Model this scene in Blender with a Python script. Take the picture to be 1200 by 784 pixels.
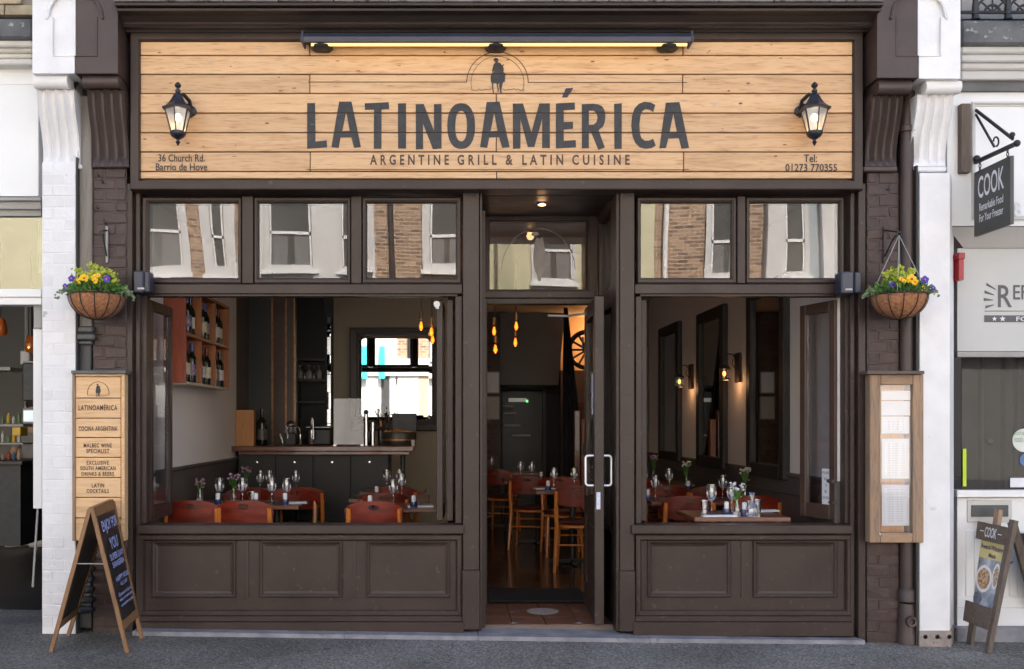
import bpy, bmesh, math, random
from mathutils import Vector, Matrix
from mathutils.geometry import tessellate_polygon
random.seed(7)
for _o in list(bpy.data.objects): bpy.data.objects.remove(_o)
SC = bpy.context.scene
COL = SC.collection
PI = math.pi
R = math.radians

# ------------------------------------------------------------------ camera, sky, sun, exposure
F, CZ, D0, VX, VY = 1137.5, 1.4, 6.5, 530.0, 495.0     # survey of the photograph: scale, eye height, distance to the shopfront
cd = bpy.data.cameras.new('camera'); cam = bpy.data.objects.new('camera', cd); COL.objects.link(cam)
cam.location = (0, -D0, CZ); cam.rotation_euler = (R(90), 0, 0)
cd.sensor_width = 36; cd.lens = 36 * F / 1200
cd.shift_x = 70 / 1200; cd.shift_y = 103 / 1200
cd.clip_start = .05; cd.clip_end = 400
SC.camera = cam
w = bpy.data.worlds.new('World'); SC.world = w; w.use_nodes = True
nt = w.node_tree; bg = nt.nodes['Background']
sky = nt.nodes.new('ShaderNodeTexSky'); sky.sky_type = 'NISHITA'; sky.sun_disc = False
SUN_EL, SUN_AZ = R(47), R(14)
sky.sun_elevation = SUN_EL; sky.sun_rotation = SUN_AZ
sky.air_density = 1.0; sky.dust_density = 5.0; sky.ozone_density = 0.0
nt.links.new(sky.outputs[0], bg.inputs[0]); bg.inputs[1].default_value = .115
sl = bpy.data.lights.new('sun', 'SUN'); sl.energy = 4.0; sl.angle = R(.5); sl.color = (1, .95, .87)
sun = bpy.data.objects.new('sun', sl); COL.objects.link(sun)
sd = Vector((math.sin(SUN_AZ) * math.cos(SUN_EL), math.cos(SUN_AZ) * math.cos(SUN_EL), math.sin(SUN_EL)))
sun.rotation_euler = (-sd).to_track_quat('-Z', 'Y').to_euler(); sun.location = sd * 30
SC.view_settings.view_transform = 'Standard'; SC.view_settings.look = 'None'
SC.view_settings.exposure = 2.3; SC.view_settings.gamma = 1
try:
    SC.cycles.use_denoising = True; SC.cycles.denoiser = 'OPENIMAGEDENOISE'
    SC.cycles.max_bounces = 9; SC.cycles.diffuse_bounces = 5; SC.cycles.glossy_bounces = 5
    SC.cycles.transparent_max_bounces = 24; SC.cycles.transmission_bounces = 6
    SC.cycles.sample_clamp_indirect = 6; SC.cycles.caustics_reflective = False; SC.cycles.caustics_refractive = False
except Exception: pass

# ------------------------------------------------------------------ helpers
def X(px, d=0): return (px - VX) * (D0 + d) / F
def Z(py, d=0): return CZ + (VY - py) * (D0 + d) / F
def gz(x): return -.024 - .0139 * max(-6, min(6, x))

ORG = {}
def props(o, label=None, cat=None, group=None, kind=None):
    if label: o['label'] = label
    if cat: o['category'] = cat
    if group: o['group'] = group
    if kind: o['kind'] = kind
    return o
def thing(name, label, cat, loc=(0, 0, 0), group=None):
    o = bpy.data.objects.new(name, None); COL.objects.link(o); o.location = loc
    o.empty_display_size = .1
    ORG[o.name] = Vector(loc)
    return props(o, label, cat, group)

class MB:
    def __init__(s): s.v = []; s.f = []
    def add(s, vs, fs):
        n = len(s.v); s.v += [tuple(p) for p in vs]; s.f += [tuple(i + n for i in f) for f in fs]; return s
    def box(s, x0, x1, y0, y1, z0, z1, b=0.0):
        if x0 > x1: x0, x1 = x1, x0
        if y0 > y1: y0, y1 = y1, y0
        if z0 > z1: z0, z1 = z1, z0
        b = min(b, (x1 - x0) * .45, (y1 - y0) * .45, (z1 - z0) * .45)
        if b <= 0:
            v = [(x0,y0,z0),(x1,y0,z0),(x1,y1,z0),(x0,y1,z0),(x0,y0,z1),(x1,y0,z1),(x1,y1,z1),(x0,y1,z1)]
            return s.add(v, [(0,3,2,1),(4,5,6,7),(0,1,5,4),(1,2,6,5),(2,3,7,6),(3,0,4,7)])
        lo, hi = (x0, y0, z0), (x1, y1, z1); v = []; idx = {}
        for sx in (0, 1):
            for sy in (0, 1):
                for sz in (0, 1):
                    sg = (sx, sy, sz)
                    for ax in range(3):
                        p = []
                        for k in range(3):
                            c = hi[k] if sg[k] else lo[k]
                            if k != ax: c += -b if sg[k] else b
                            p.append(c)
                        idx[(sx, sy, sz, ax)] = len(v); v.append(tuple(p))
        f = []
        for ax in range(3):
            a, c = [(1, 2), (2, 0), (0, 1)][ax]
            for sg in (0, 1):
                q = []
                for (u, w_) in ((0, 0), (1, 0), (1, 1), (0, 1)):
                    t = [0, 0, 0]; t[ax] = sg; t[a] = u; t[c] = w_; q.append(idx[(*t, ax)])
                f.append(tuple(q) if sg else tuple(reversed(q)))
        for ax in range(3):
            a, c = [(1, 2), (2, 0), (0, 1)][ax]
            for u in (0, 1):
                for w_ in (0, 1):
                    t0 = [0,0,0]; t0[a] = u; t0[c] = w_; t1 = list(t0); t1[ax] = 1
                    q = (idx[(*t0, a)], idx[(*t1, a)], idx[(*t1, c)], idx[(*t0, c)])
                    f.append(q if (u == w_) == False else tuple(reversed(q)))
        for sx in (0, 1):
            for sy in (0, 1):
                for sz in (0, 1):
                    q = tuple(idx[(sx, sy, sz, k)] for k in range(3))
                    f.append(q if (sx + sy + sz) % 2 else tuple(reversed(q)))
        return s.add(v, f)
    def pbox(s, p0, p1, q0, q1, d0, d1, b=0.0):        # front face covers survey rect p0..p1 x q0..q1 at depth d0
        return s.box(X(p0, d0), X(p1, d0), d0, d1, Z(q1, d0), Z(q0, d0), b)
    def tube(s, pts, r, n=8, cap=True, closed=False):
        pts = [Vector(p) for p in pts]; m = len(pts)
        rs = r if isinstance(r, (list, tuple)) else [r] * m
        rings = []; up = Vector((0, 0, 1)); prev = None
        for i, p in enumerate(pts):
            if closed: t = pts[(i + 1) % m] - pts[i - 1]
            else: t = pts[min(i + 1, m - 1)] - pts[max(i - 1, 0)]
            t.normalize()
            if prev is None:
                a = t.cross(up)
                if a.length < .05: a = t.cross(Vector((0, 1, 0)))
            else:
                a = prev - t * prev.dot(t)
            a.normalize(); prev = a; b_ = t.cross(a)
            rings.append([p + (a * math.cos(2 * PI * k / n) + b_ * math.sin(2 * PI * k / n)) * rs[i] for k in range(n)])
        v = [q for rg in rings for q in rg]; f = []
        for i in range(m if closed else m - 1):
            j = (i + 1) % m
            for k in range(n):
                f.append((i * n + k, i * n + (k + 1) % n, j * n + (k + 1) % n, j * n + k))
        if cap and not closed:
            f.append(tuple(range(n - 1, -1, -1))); f.append(tuple((m - 1) * n + k for k in range(n)))
        return s.add(v, f)
    def bar(s, p0, p1, w_, t, up=(0, 0, 1)):           # rectangular bar
        p0, p1 = Vector(p0), Vector(p1); d = (p1 - p0).normalized(); a = d.cross(Vector(up))
        if a.length < .01: a = d.cross(Vector((0, 1, 0)))
        a.normalize(); b_ = a.cross(d); v = []
        for p in (p0, p1):
            for (u, q) in ((-1, -1), (1, -1), (1, 1), (-1, 1)): v.append(p + a * u * w_ / 2 + b_ * q * t / 2)
        return s.add(v, [(0,1,2,3),(7,6,5,4),(0,4,5,1),(1,5,6,2),(2,6,7,3),(3,7,4,0)])
    def lathe(s, prof, c=(0, 0, 0), n=20, a0=0, cap=True, axis='z'):
        v = []; f = []; m = len(prof)
        for (r, z) in prof:
            for k in range(n):
                a = a0 + 2 * PI * k / n
                if axis == 'z': v.append((c[0] + r * math.cos(a), c[1] + r * math.sin(a), c[2] + z))
                else: v.append((c[0] + r * math.cos(a), c[1] + z, c[2] + r * math.sin(a)))
        for i in range(m - 1):
            for k in range(n):
                f.append((i * n + k, i * n + (k + 1) % n, (i + 1) * n + (k + 1) % n, (i + 1) * n + k))
        if cap:
            if prof[0][0] > 1e-4: f.append(tuple(range(n - 1, -1, -1)))
            if prof[-1][0] > 1e-4: f.append(tuple((m - 1) * n + k for k in range(n)))
        return s.add(v, f)
    def ball(s, c, r, n=10, m=6, sq=(1, 1, 1)):
        v = []; f = []
        for i in range(m + 1):
            th = PI * i / m
            for k in range(n):
                a = 2 * PI * k / n
                v.append((c[0] + r * sq[0] * math.sin(th) * math.cos(a), c[1] + r * sq[1] * math.sin(th) * math.sin(a), c[2] + r * sq[2] * math.cos(th)))
        for i in range(m):
            for k in range(n): f.append((i * n + k, (i + 1) * n + k, (i + 1) * n + (k + 1) % n, i * n + (k + 1) % n))
        return s.add(v, f)
    def ring(s, r, prof, cap=True, back=None):
        # r=(x0,x1,z0,z1); prof = list of (inset, y): nested rectangular loops, a mitred moulding
        x0, x1, z0, z1 = r; v = []; f = []
        for (i, y) in prof:
            v += [(x0 + i, y, z0 + i), (x1 - i, y, z0 + i), (x1 - i, y, z1 - i), (x0 + i, y, z1 - i)]
        for k in range(len(prof) - 1):
            for j in range(4):
                f.append((k * 4 + j, k * 4 + (j + 1) % 4, (k + 1) * 4 + (j + 1) % 4, (k + 1) * 4 + j))
        if cap: m = len(prof) - 1; f.append((m * 4, m * 4 + 1, m * 4 + 2, m * 4 + 3))
        return s.add(v, f)
    def poly(s, loops, fn, t0, t1):
        # loops: 2-D outlines (first outer, then holes); fn(u,v,t)->point ; thickness t0 (front) to t1 (back)
        tri = tessellate_polygon([[Vector((p[0], p[1], 0)) for p in l] for l in loops])
        flat = [p for l in loops for p in l]; n = len(flat)
        v = [fn(p[0], p[1], t0) for p in flat] + [fn(p[0], p[1], t1) for p in flat]
        f = [tuple(t) for t in tri] + [tuple(i + n for i in reversed(t)) for t in tri]
        k = 0
        for l in loops:
            m = len(l)
            for i in range(m): f.append((k + i, k + (i + 1) % m, n + k + (i + 1) % m, n + k + i))
            k += m
        return s.add(v, f)
    def grid(s, fn, nu, nv):
        v = [fn(i / nu, j / nv) for j in range(nv + 1) for i in range(nu + 1)]
        f = [(j * (nu + 1) + i, j * (nu + 1) + i + 1, (j + 1) * (nu + 1) + i + 1, (j + 1) * (nu + 1) + i) for j in range(nv) for i in range(nu)]
        return s.add(v, f)
    def build(s, name, mat, parent=None, smooth=False, label=None, cat=None, group=None, kind=None, fixn=True):
        me = bpy.data.meshes.new(name)
        if parent is not None:
            org = ORG[parent.name]
        elif kind:
            org = Vector((0, 0, 0))
        else:
            xs = [p[0] for p in s.v]; ys = [p[1] for p in s.v]; zs = [p[2] for p in s.v]
            org = Vector(((min(xs) + max(xs)) / 2, (min(ys) + max(ys)) / 2, min(zs)))
        me.from_pydata([(p[0] - org[0], p[1] - org[1], p[2] - org[2]) for p in s.v], [], s.f)
        if fixn and len(s.f) < 60000:
            bm = bmesh.new(); bm.from_mesh(me)
            bmesh.ops.recalc_face_normals(bm, faces=bm.faces); bm.to_mesh(me); bm.free()
        if smooth:
            me.polygons.foreach_set('use_smooth', [True] * len(me.polygons))
            try:
                if smooth != 'all':
                    bm = bmesh.new(); bm.from_mesh(me)
                    for e in bm.edges:
                        if len(e.link_faces) == 2 and e.calc_face_angle(0) > R(42): e.smooth = False
                    bm.to_mesh(me); bm.free()
            except Exception: pass
        me.materials.append(mat)
        o = bpy.data.objects.new(name, me); COL.objects.link(o)
        if parent is not None: o.parent = parent; ORG[o.name] = org
        else: o.location = org; ORG[o.name] = org
        return props(o, label, cat, group, kind)

def piece(mesh, name, parent, loc, rot=(0, 0, 0), scl=(1, 1, 1)):     # shared-mesh pieces (bricks, leaves ...)
    o = bpy.data.objects.new(name, mesh); COL.objects.link(o); o.parent = parent
    o.location = Vector(loc) - ORG[parent.name]; o.rotation_euler = rot; o.scale = scl
    return o
def kids(o): return [c for c in bpy.data.objects if c.parent == o]
KID = {}
def dup(root, loc, rz=0, label=None, group=None):
    if root.name not in KID: KID[root.name] = [(c, kids(c)) for c in kids(root)]
    r = root.copy(); COL.objects.link(r); r.location = loc; r.rotation_euler = (0, 0, rz)
    if label: r['label'] = label
    if group: r['group'] = group
    for c, gs in KID[root.name]:
        n = c.copy(); COL.objects.link(n); n.parent = r
        for g in gs:
            m = g.copy(); COL.objects.link(m); m.parent = n
    return r

# ------------------------------------------------------------------ materials
def newmat(name):
    m = bpy.data.materials.new(name); m.use_nodes = True
    return m, m.node_tree.nodes, m.node_tree.links, m.node_tree.nodes['Principled BSDF']
def M(name, c1, c2=None, scale=4, rough=.5, bump=0., bscale=60, metal=0., stretch=(1, 1, 1), detail=4, ramp=(.35, .65), rvar=0., spot=None, spotamt=.0, spotscale=30, inst=0., spec=.5, coat=0.):
    m, N, L, P = newmat(name)
    P.inputs['Roughness'].default_value = rough; P.inputs['Metallic'].default_value = metal
    P.inputs['Specular IOR Level'].default_value = spec; P.inputs['Coat Weight'].default_value = coat
    c2 = c2 or tuple(c * .85 for c in c1)
    g = N.new('ShaderNodeNewGeometry'); mp = N.new('ShaderNodeMapping'); mp.inputs['Scale'].default_value = stretch
    L.new(g.outputs['Position'], mp.inputs[0])
    oi = N.new('ShaderNodeObjectInfo')
    if inst:
        cx = N.new('ShaderNodeVectorMath'); cx.operation = 'SCALE'; cx.inputs[0].default_value = (37, 11, 23); L.new(oi.outputs['Random'], cx.inputs['Scale']); L.new(cx.outputs[0], mp.inputs['Location'])
    n = N.new('ShaderNodeTexNoise'); n.inputs['Scale'].default_value = scale; n.inputs['Detail'].default_value = detail
    L.new(mp.outputs[0], n.inputs['Vector'])
    rp = N.new('ShaderNodeValToRGB'); rp.color_ramp.elements[0].position = ramp[0]; rp.color_ramp.elements[1].position = ramp[1]
    rp.color_ramp.elements[0].color = (*c1, 1); rp.color_ramp.elements[1].color = (*c2, 1)
    L.new(n.outputs[0], rp.inputs[0]); out = rp.outputs[0]
    if inst:
        hs = N.new('ShaderNodeHueSaturation'); mr = N.new('ShaderNodeMapRange'); mr.inputs['To Min'].default_value = 1 - inst; mr.inputs['To Max'].default_value = 1 + inst
        L.new(oi.outputs['Random'], mr.inputs[0]); L.new(mr.outputs[0], hs.inputs['Value']); L.new(out, hs.inputs['Color']); out = hs.outputs[0]
    if spot:
        n2 = N.new('ShaderNodeTexNoise'); n2.inputs['Scale'].default_value = spotscale; n2.inputs['Detail'].default_value = 3; L.new(mp.outputs[0], n2.inputs['Vector'])
        r2 = N.new('ShaderNodeValToRGB'); r2.color_ramp.elements[0].position = .62 - spotamt * .3; r2.color_ramp.elements[1].position = .70 - spotamt * .3
        L.new(n2.outputs[0], r2.inputs[0]); mx = N.new('ShaderNodeMix'); mx.data_type = 'RGBA'; mx.inputs[7].default_value = (*spot, 1)
        L.new(r2.outputs[0], mx.inputs[0]); L.new(out, mx.inputs[6]); out = mx.outputs[2]
    L.new(out, P.inputs['Base Color'])
    if rvar:
        mr = N.new('ShaderNodeMapRange'); mr.inputs['To Min'].default_value = rough - rvar; mr.inputs['To Max'].default_value = rough + rvar
        n3 = N.new('ShaderNodeTexNoise'); n3.inputs['Scale'].default_value = scale * 2.3; L.new(mp.outputs[0], n3.inputs['Vector'])
        L.new(n3.outputs[0], mr.inputs[0]); L.new(mr.outputs[0], P.inputs['Roughness'])
    if bump:
        nb = N.new('ShaderNodeTexNoise'); nb.inputs['Scale'].default_value = bscale; nb.inputs['Detail'].default_value = 5; L.new(mp.outputs[0], nb.inputs['Vector'])
        b = N.new('ShaderNodeBump'); b.inputs['Strength'].default_value = min(1, bump); b.inputs['Distance'].default_value = .004
        L.new(nb.outputs[0], b.inputs['Height']); L.new(b.outputs[0], P.inputs['Normal'])
    return m
def emit(name, col, st):
    m, N, L, P = newmat(name); P.inputs['Base Color'].default_value = (*col, 1)
    P.inputs['Emission Color'].default_value = (*col, 1); P.inputs['Emission Strength'].default_value = st
    return m
def glass(name, refl=.1, tint=(1, 1, 1), rough=.0, fres=True, milky=0.):
    m, N, L, P = newmat(name); N.remove(P); out = N['Material Output']
    t = N.new('ShaderNodeBsdfTransparent'); t.inputs[0].default_value = (*tint, 1)
    g = N.new('ShaderNodeBsdfGlossy'); g.inputs['Roughness'].default_value = rough; g.inputs['Color'].default_value = (1, 1, 1, 1)
    mx = N.new('ShaderNodeMixShader')
    if fres:
        lw = N.new('ShaderNodeLayerWeight'); lw.inputs[0].default_value = .35
        mr = N.new('ShaderNodeMapRange'); mr.inputs['To Min'].default_value = refl; mr.inputs['To Max'].default_value = min(1, refl + .75)
        L.new(lw.outputs['Fresnel'], mr.inputs[0]); L.new(mr.outputs[0], mx.inputs[0])
    else: mx.inputs[0].default_value = refl
    L.new(t.outputs[0], mx.inputs[1]); L.new(g.outputs[0], mx.inputs[2]); s = mx.outputs[0]
    if milky:
        d = N.new('ShaderNodeBsdfDiffuse'); d.inputs[0].default_value = (.8, .8, .8, 1); m2 = N.new('ShaderNodeMixShader'); m2.inputs[0].default_value = milky
        L.new(s, m2.inputs[1]); L.new(d.outputs[0], m2.inputs[2]); s = m2.outputs[0]
    L.new(s, out.inputs[0]); return m

def woodmat(name, c1, c2, dark, axis=0, rough=.5, knots=.0, inst=.1, gscale=1., coat=0., scuff=None):
    m, N, L, P = newmat(name); P.inputs['Roughness'].default_value = rough; P.inputs['Coat Weight'].default_value = coat
    g = N.new('ShaderNodeNewGeometry'); mp = N.new('ShaderNodeMapping'); oi = N.new('ShaderNodeObjectInfo')
    sc = [14 * gscale] * 3; sc[axis] = 1.1 * gscale; mp.inputs['Scale'].default_value = sc
    sv = N.new('ShaderNodeVectorMath'); sv.operation = 'SCALE'; sv.inputs[0].default_value = (31, 17, 53); L.new(oi.outputs['Random'], sv.inputs['Scale'])
    L.new(g.outputs['Position'], mp.inputs[0]); L.new(sv.outputs[0], mp.inputs['Location'])
    n = N.new('ShaderNodeTexNoise'); n.inputs['Scale'].default_value = 1.6; n.inputs['Detail'].default_value = 6; n.inputs['Distortion'].default_value = 1.4
    L.new(mp.outputs[0], n.inputs[0])
    n2 = N.new('ShaderNodeTexNoise'); n2.inputs['Scale'].default_value = 9; n2.inputs['Detail'].default_value = 5; L.new(mp.outputs[0], n2.inputs[0])
    rp = N.new('ShaderNodeValToRGB'); rp.color_ramp.elements[0].position = .3; rp.color_ramp.elements[1].position = .7
    rp.color_ramp.elements[0].color = (*c1, 1); rp.color_ramp.elements[1].color = (*c2, 1)
    e = rp.color_ramp.elements.new(.5); e.color = tuple((a + b) / 2 * 1.06 for a, b in zip(c1, c2)) + (1,)
    L.new(n.outputs[0], rp.inputs[0])
    r2 = N.new('ShaderNodeValToRGB'); r2.color_ramp.elements[0].position = .30; r2.color_ramp.elements[1].position = .46
    r2.color_ramp.elements[0].color = (*dark, 1); r2.color_ramp.elements[1].color = (1, 1, 1, 1)
    L.new(n2.outputs[0], r2.inputs[0])
    mx = N.new('ShaderNodeMix'); mx.data_type = 'RGBA'; mx.blend_type = 'MULTIPLY'; mx.inputs[0].default_value = .55
    L.new(rp.outputs[0], mx.inputs[6]); L.new(r2.outputs[0], mx.inputs[7]); out = mx.outputs[2]
    if scuff:
        mp2 = N.new('ShaderNodeMapping'); s2 = [9] * 3; s2[axis] = 3.0; mp2.inputs['Scale'].default_value = s2
        L.new(g.outputs['Position'], mp2.inputs[0])
        n3 = N.new('ShaderNodeTexNoise'); n3.inputs['Scale'].default_value = 1.5; n3.inputs['Detail'].default_value = 7; n3.inputs['Roughness'].default_value = .7; L.new(mp2.outputs[0], n3.inputs[0])
        r3 = N.new('ShaderNodeValToRGB'); r3.color_ramp.elements[0].position = .635; r3.color_ramp.elements[1].position = .72; r3.color_ramp.elements[0].color = (0, 0, 0, 1); r3.color_ramp.elements[1].color = (.75, .75, .75, 1)
        L.new(n3.outputs[0], r3.inputs[0]); m3 = N.new('ShaderNodeMix'); m3.data_type = 'RGBA'; m3.inputs[7].default_value = (*scuff, 1)
        L.new(r3.outputs[0], m3.inputs[0]); L.new(out, m3.inputs[6]); out = m3.outputs[2]
    hs = N.new('ShaderNodeHueSaturation'); mr = N.new('ShaderNodeMapRange'); mr.inputs['To Min'].default_value = 1 - inst; mr.inputs['To Max'].default_value = 1 + inst
    L.new(oi.outputs['Random'], mr.inputs[0]); L.new(mr.outputs[0], hs.inputs['Value']); L.new(out, hs.inputs['Color'])
    L.new(hs.outputs[0], P.inputs['Base Color'])
    b = N.new('ShaderNodeBump'); b.inputs['Strength'].default_value = .25; b.inputs['Distance'].default_value = .002; L.new(n2.outputs[0], b.inputs['Height']); L.new(b.outputs[0], P.inputs['Normal'])
    return m

BROWN = M('brown_paint', (.054, .036, .030), (.038, .025, .021), 2.6, .40, .35, 16, spec=.3, rvar=.10, ramp=(.3, .7), spot=(.085, .062, .053), spotamt=-.13, spotscale=24, detail=7)
BROWNR = M('brown_masonry_paint', (.062, .036, .031), (.042, .024, .021), 7, .55, .9, 45, rvar=.1, inst=.10)
BROWNC = M('brown_stucco_paint', (.066, .043, .038), (.050, .033, .029), 4, .5, .4, 40, rvar=.1)
DBROWN = M('dark_brown_paint', (.036, .025, .022), (.026, .019, .017), 3, .45, .1, 35)
WHITE = M('white_masonry_paint', (.78, .77, .78), (.70, .69, .70), 5, .6, .5, 30, spot=(.52, .50, .47), spotamt=-.25, spotscale=8, inst=.02)
WHITEB = M('white_brick_paint', (.74, .735, .75), (.70, .69, .71), 6, .6, .9, 40, spot=(.42, .41, .42), spotamt=-.25, spotscale=9, inst=.05)
WHITES = M('white_gloss_paint', (.78, .78, .78), (.73, .73, .74), 2, .4, .1, 20)
CREAM = M('cream_stucco', (.58, .55, .38), (.53, .50, .34), 2, .7, .2, 20)
GREYP = M('grey_paint', (.33, .32, .31), (.28, .27, .26), 3, .5, .2, 30)
LGREY = M('light_grey_paint', (.55, .54, .53), (.50, .49, .48), 3, .5, .2, 30)
SLATE = M('weathered_slate', (.055, .058, .065), (.12, .12, .12), 6, .6, .8, 20, spot=(.3, .3, .3), spotamt=0, spotscale=22)
LEAD = M('weathered_lead', (.22, .21, .21), (.13, .12, .12), 9, .6, .6, 25, spot=(.06, .05, .045), spotamt=.1, spotscale=12)
PINE = woodmat('pine_plank', (.70, .455, .255), (.56, .33, .165), (.50, .36, .28), 0, .6, inst=.13, scuff=(.40, .32, .27))
PINEV = woodmat('pine_board', (.72, .48, .27), (.60, .37, .19), (.75, .58, .42), 0, .55, inst=.06)
OLDWOOD = woodmat('weathered_timber', (.40, .25, .145), (.21, .155, .12), (.30, .26, .25), 2, .75, inst=.16, gscale=1.3, scuff=(.25, .22, .19))
OLDWOODH = woodmat('weathered_timber_rail', (.40, .25, .145), (.21, .155, .12), (.30, .26, .25), 0, .75, inst=.16, gscale=1.3, scuff=(.25, .22, .19))
GREYWOOD = woodmat('grey_timber', (.14, .105, .08), (.085, .062, .05), (.45, .42, .4), 2, .75, inst=.12, gscale=1.4)
GREYWOODH = woodmat('grey_timber_rail', (.14, .105, .08), (.085, .062, .05), (.45, .42, .4), 0, .75, inst=.1, gscale=1.4)
OAK = woodmat('oak_frame', (.26, .135, .06), (.17, .085, .038), (.5, .4, .35), 2, .5, inst=.06)
ORANGE = woodmat('orange_chair_wood', (.62, .21, .045), (.46, .14, .03), (.7, .6, .5), 2, .35, inst=.05, coat=.3)
REDW = M('red_lacquered_wood', (.20, .024, .011), (.10, .012, .007), 6, .34, 0, stretch=(1, 1, 4), inst=.3, spec=.25)
SEATM = M('dark_red_seat_vinyl', (.09, .02, .02), (.06, .015, .015), 6, .4)
TABLEW = woodmat('dark_table_wood', (.20, .085, .05), (.13, .055, .035), (.5, .4, .4), 0, .3, inst=.1, coat=.3)
REDSHELF = woodmat('red_stained_pine', (.33, .075, .035), (.24, .05, .025), (.4, .3, .3), 2, .45, inst=.05)
ORSHELF = woodmat('orange_shelf_board', (.38, .14, .05), (.28, .095, .035), (.5, .4, .4), 2, .45, inst=.05)
BOXW = woodmat('pale_wine_box_wood', (.55, .27, .10), (.42, .19, .07), (.7, .6, .5), 2, .5, inst=.04)
BLACK = M('black_iron', (.018, .019, .022), (.03, .03, .033), 20, .45, .2, 80, metal=.2)
NAVY = M('navy_metal', (.034, .038, .062), (.024, .028, .046), 6, .4, .1, 50)
LANT = M('dark_lantern_metal', (.028, .032, .05), (.02, .022, .03), 12, .35, .2, 60, metal=.3)
CHROME = M('chrome', (.7, .7, .7), (.6, .6, .6), 5, .15, metal=1)
ALU = M('satin_aluminium', (.75, .76, .80), (.68, .69, .72), 5, .3, metal=.7)
INK = M('charcoal_lettering', (.022, .0215, .024), (.036, .035, .038), 25, .6, spot=(.09, .085, .085), spotamt=-.15, spotscale=40)
INKB = M('brown_black_print', (.06, .035, .025), (.09, .05, .035), 30, .6)
CHALK = M('chalk_lettering', (.42, .45, .75), (.30, .33, .6), 60, .8)
SLATEB = M('chalkboard_face', (.012, .012, .014), (.02, .02, .022), 10, .35)
PAPER = M('white_paper', (.75, .75, .78), (.68, .68, .72), 8, .7)
FABW = M('white_linen', (.78, .77, .8), (.7, .7, .74), 20, .8)
TERRA = M('coconut_liner', (.40, .18, .085), (.22, .095, .045), 60, .95, 1, 90, detail=8)
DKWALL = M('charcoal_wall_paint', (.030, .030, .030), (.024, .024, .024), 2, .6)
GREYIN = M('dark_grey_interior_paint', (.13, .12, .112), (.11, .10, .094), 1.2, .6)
OLIVE = M('olive_brown_interior_paint', (.30, .25, .185), (.25, .21, .15), 1, .6)
PLASTER = M('pale_plaster_paint', (.80, .77, .75), (.75, .72, .70), 1.1, .65, .1, 15)
MAUVE = M('taupe_plaster_paint', (.72, .65, .62), (.67, .60, .575), 1.1, .65, .1, 15)
DADO = M('dado_paint', (.085, .072, .068), (.07, .06, .057), 2, .5)
PEACH = M('peach_interior_paint', (.66, .46, .30), (.6, .41, .26), 2, .6)
CEIL = M('ceiling_paint', (.60, .58, .56), (.55, .53, .51), 1, .6)
FLOORW = woodmat('dark_floor_boards', (.075, .038, .02), (.05, .025, .013), (.5, .4, .4), 1, .18, inst=.05, coat=.2)
TILE = M('terracotta_tile', (.19, .085, .055), (.13, .06, .042), 9, .4, .2, 40, inst=.12)
TILEW = M('pale_mosaic_tile', (.45, .42, .42), (.36, .34, .34), 14, .5)
STONE = M('pale_step_stone', (.27, .265, .29), (.17, .168, .19), 7, .6, .5, 25, spot=(.15, .14, .14), spotamt=0, spotscale=11)
PINKST = M('pink_base_stone', (.34, .28, .25), (.25, .21, .19), 16, .7, .7, 40, spot=(.12, .10, .09), spotamt=0, spotscale=35)
MAT_ = M('black_door_mat', (.012, .012, .013), (.02, .02, .02), 90, .9, .8, 90)
MIRROR = M('mirror_glass', (.55, .56, .56), (.55, .56, .56), 1, .015, metal=1)
DGLASS = M('dark_bottle_glass', (.008, .010, .008), (.012, .014, .010), 5, .08)
LABELW = M('bottle_label', (.62, .58, .54), (.5, .46, .44), 30, .6)
RED = M('red_paint', (.38, .02, .03), (.3, .018, .025), 5, .4)
YEL = M('yellow_petal', (.85, .55, .01), (.8, .36, .01), 60, .6)
VIO = M('violet_petal', (.10, .05, .42), (.055, .025, .22), 60, .6)
PINKF = M('pink_petal', (.52, .22, .38), (.45, .3, .45), 60, .6)
WHF = M('white_petal', (.7, .68, .6), (.6, .55, .45), 60, .6)
LEAF = M('mid_green_leaf', (.12, .26, .04), (.055, .14, .03), 40, .5)
LEAFY = M('lime_green_leaf', (.50, .52, .05), (.26, .36, .04), 40, .5)
LEAFG = M('grey_green_leaf', (.20, .26, .15), (.11, .17, .08), 40, .5)
SKIN = M('skin', (.5, .3, .22), (.45, .26, .19), 9, .5)
BULB = emit('filament_bulb', (1, .33, .05), .9)
BULBH = emit('filament_core', (1, .62, .25), 3.5)
LAMPW = emit('lantern_bulb', (1, .74, .42), 2.2)
TUBE = emit('warm_strip_tube', (1, .70, .22), .36)
SPOTE = emit('spot_bulb', (1, .55, .22), 2.5)
GTRANS = glass('transom_glass', .115, (.9, .9, .9), 0, False)
GDOORT = glass('door_transom_glass', .10, (.85, .85, .85), 0, False)
GCLEAR = glass('clear_glass', .045, (.97, .97, .97))
GWINE = glass('drinking_glass', .10, (.93, .94, .97))
GLANT = glass('lantern_glass', .08, (1, .96, .9), .12, True, .34)
GNEIGH = glass('shop_window_glass', .022, (.38, .38, .38), 0, False)
GBULB = glass('amber_bulb_glass', .06, (1, .55, .2))
ETCH = M('etched_glass_print', (.36, .34, .33), (.3, .29, .28), 20, .7)

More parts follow.
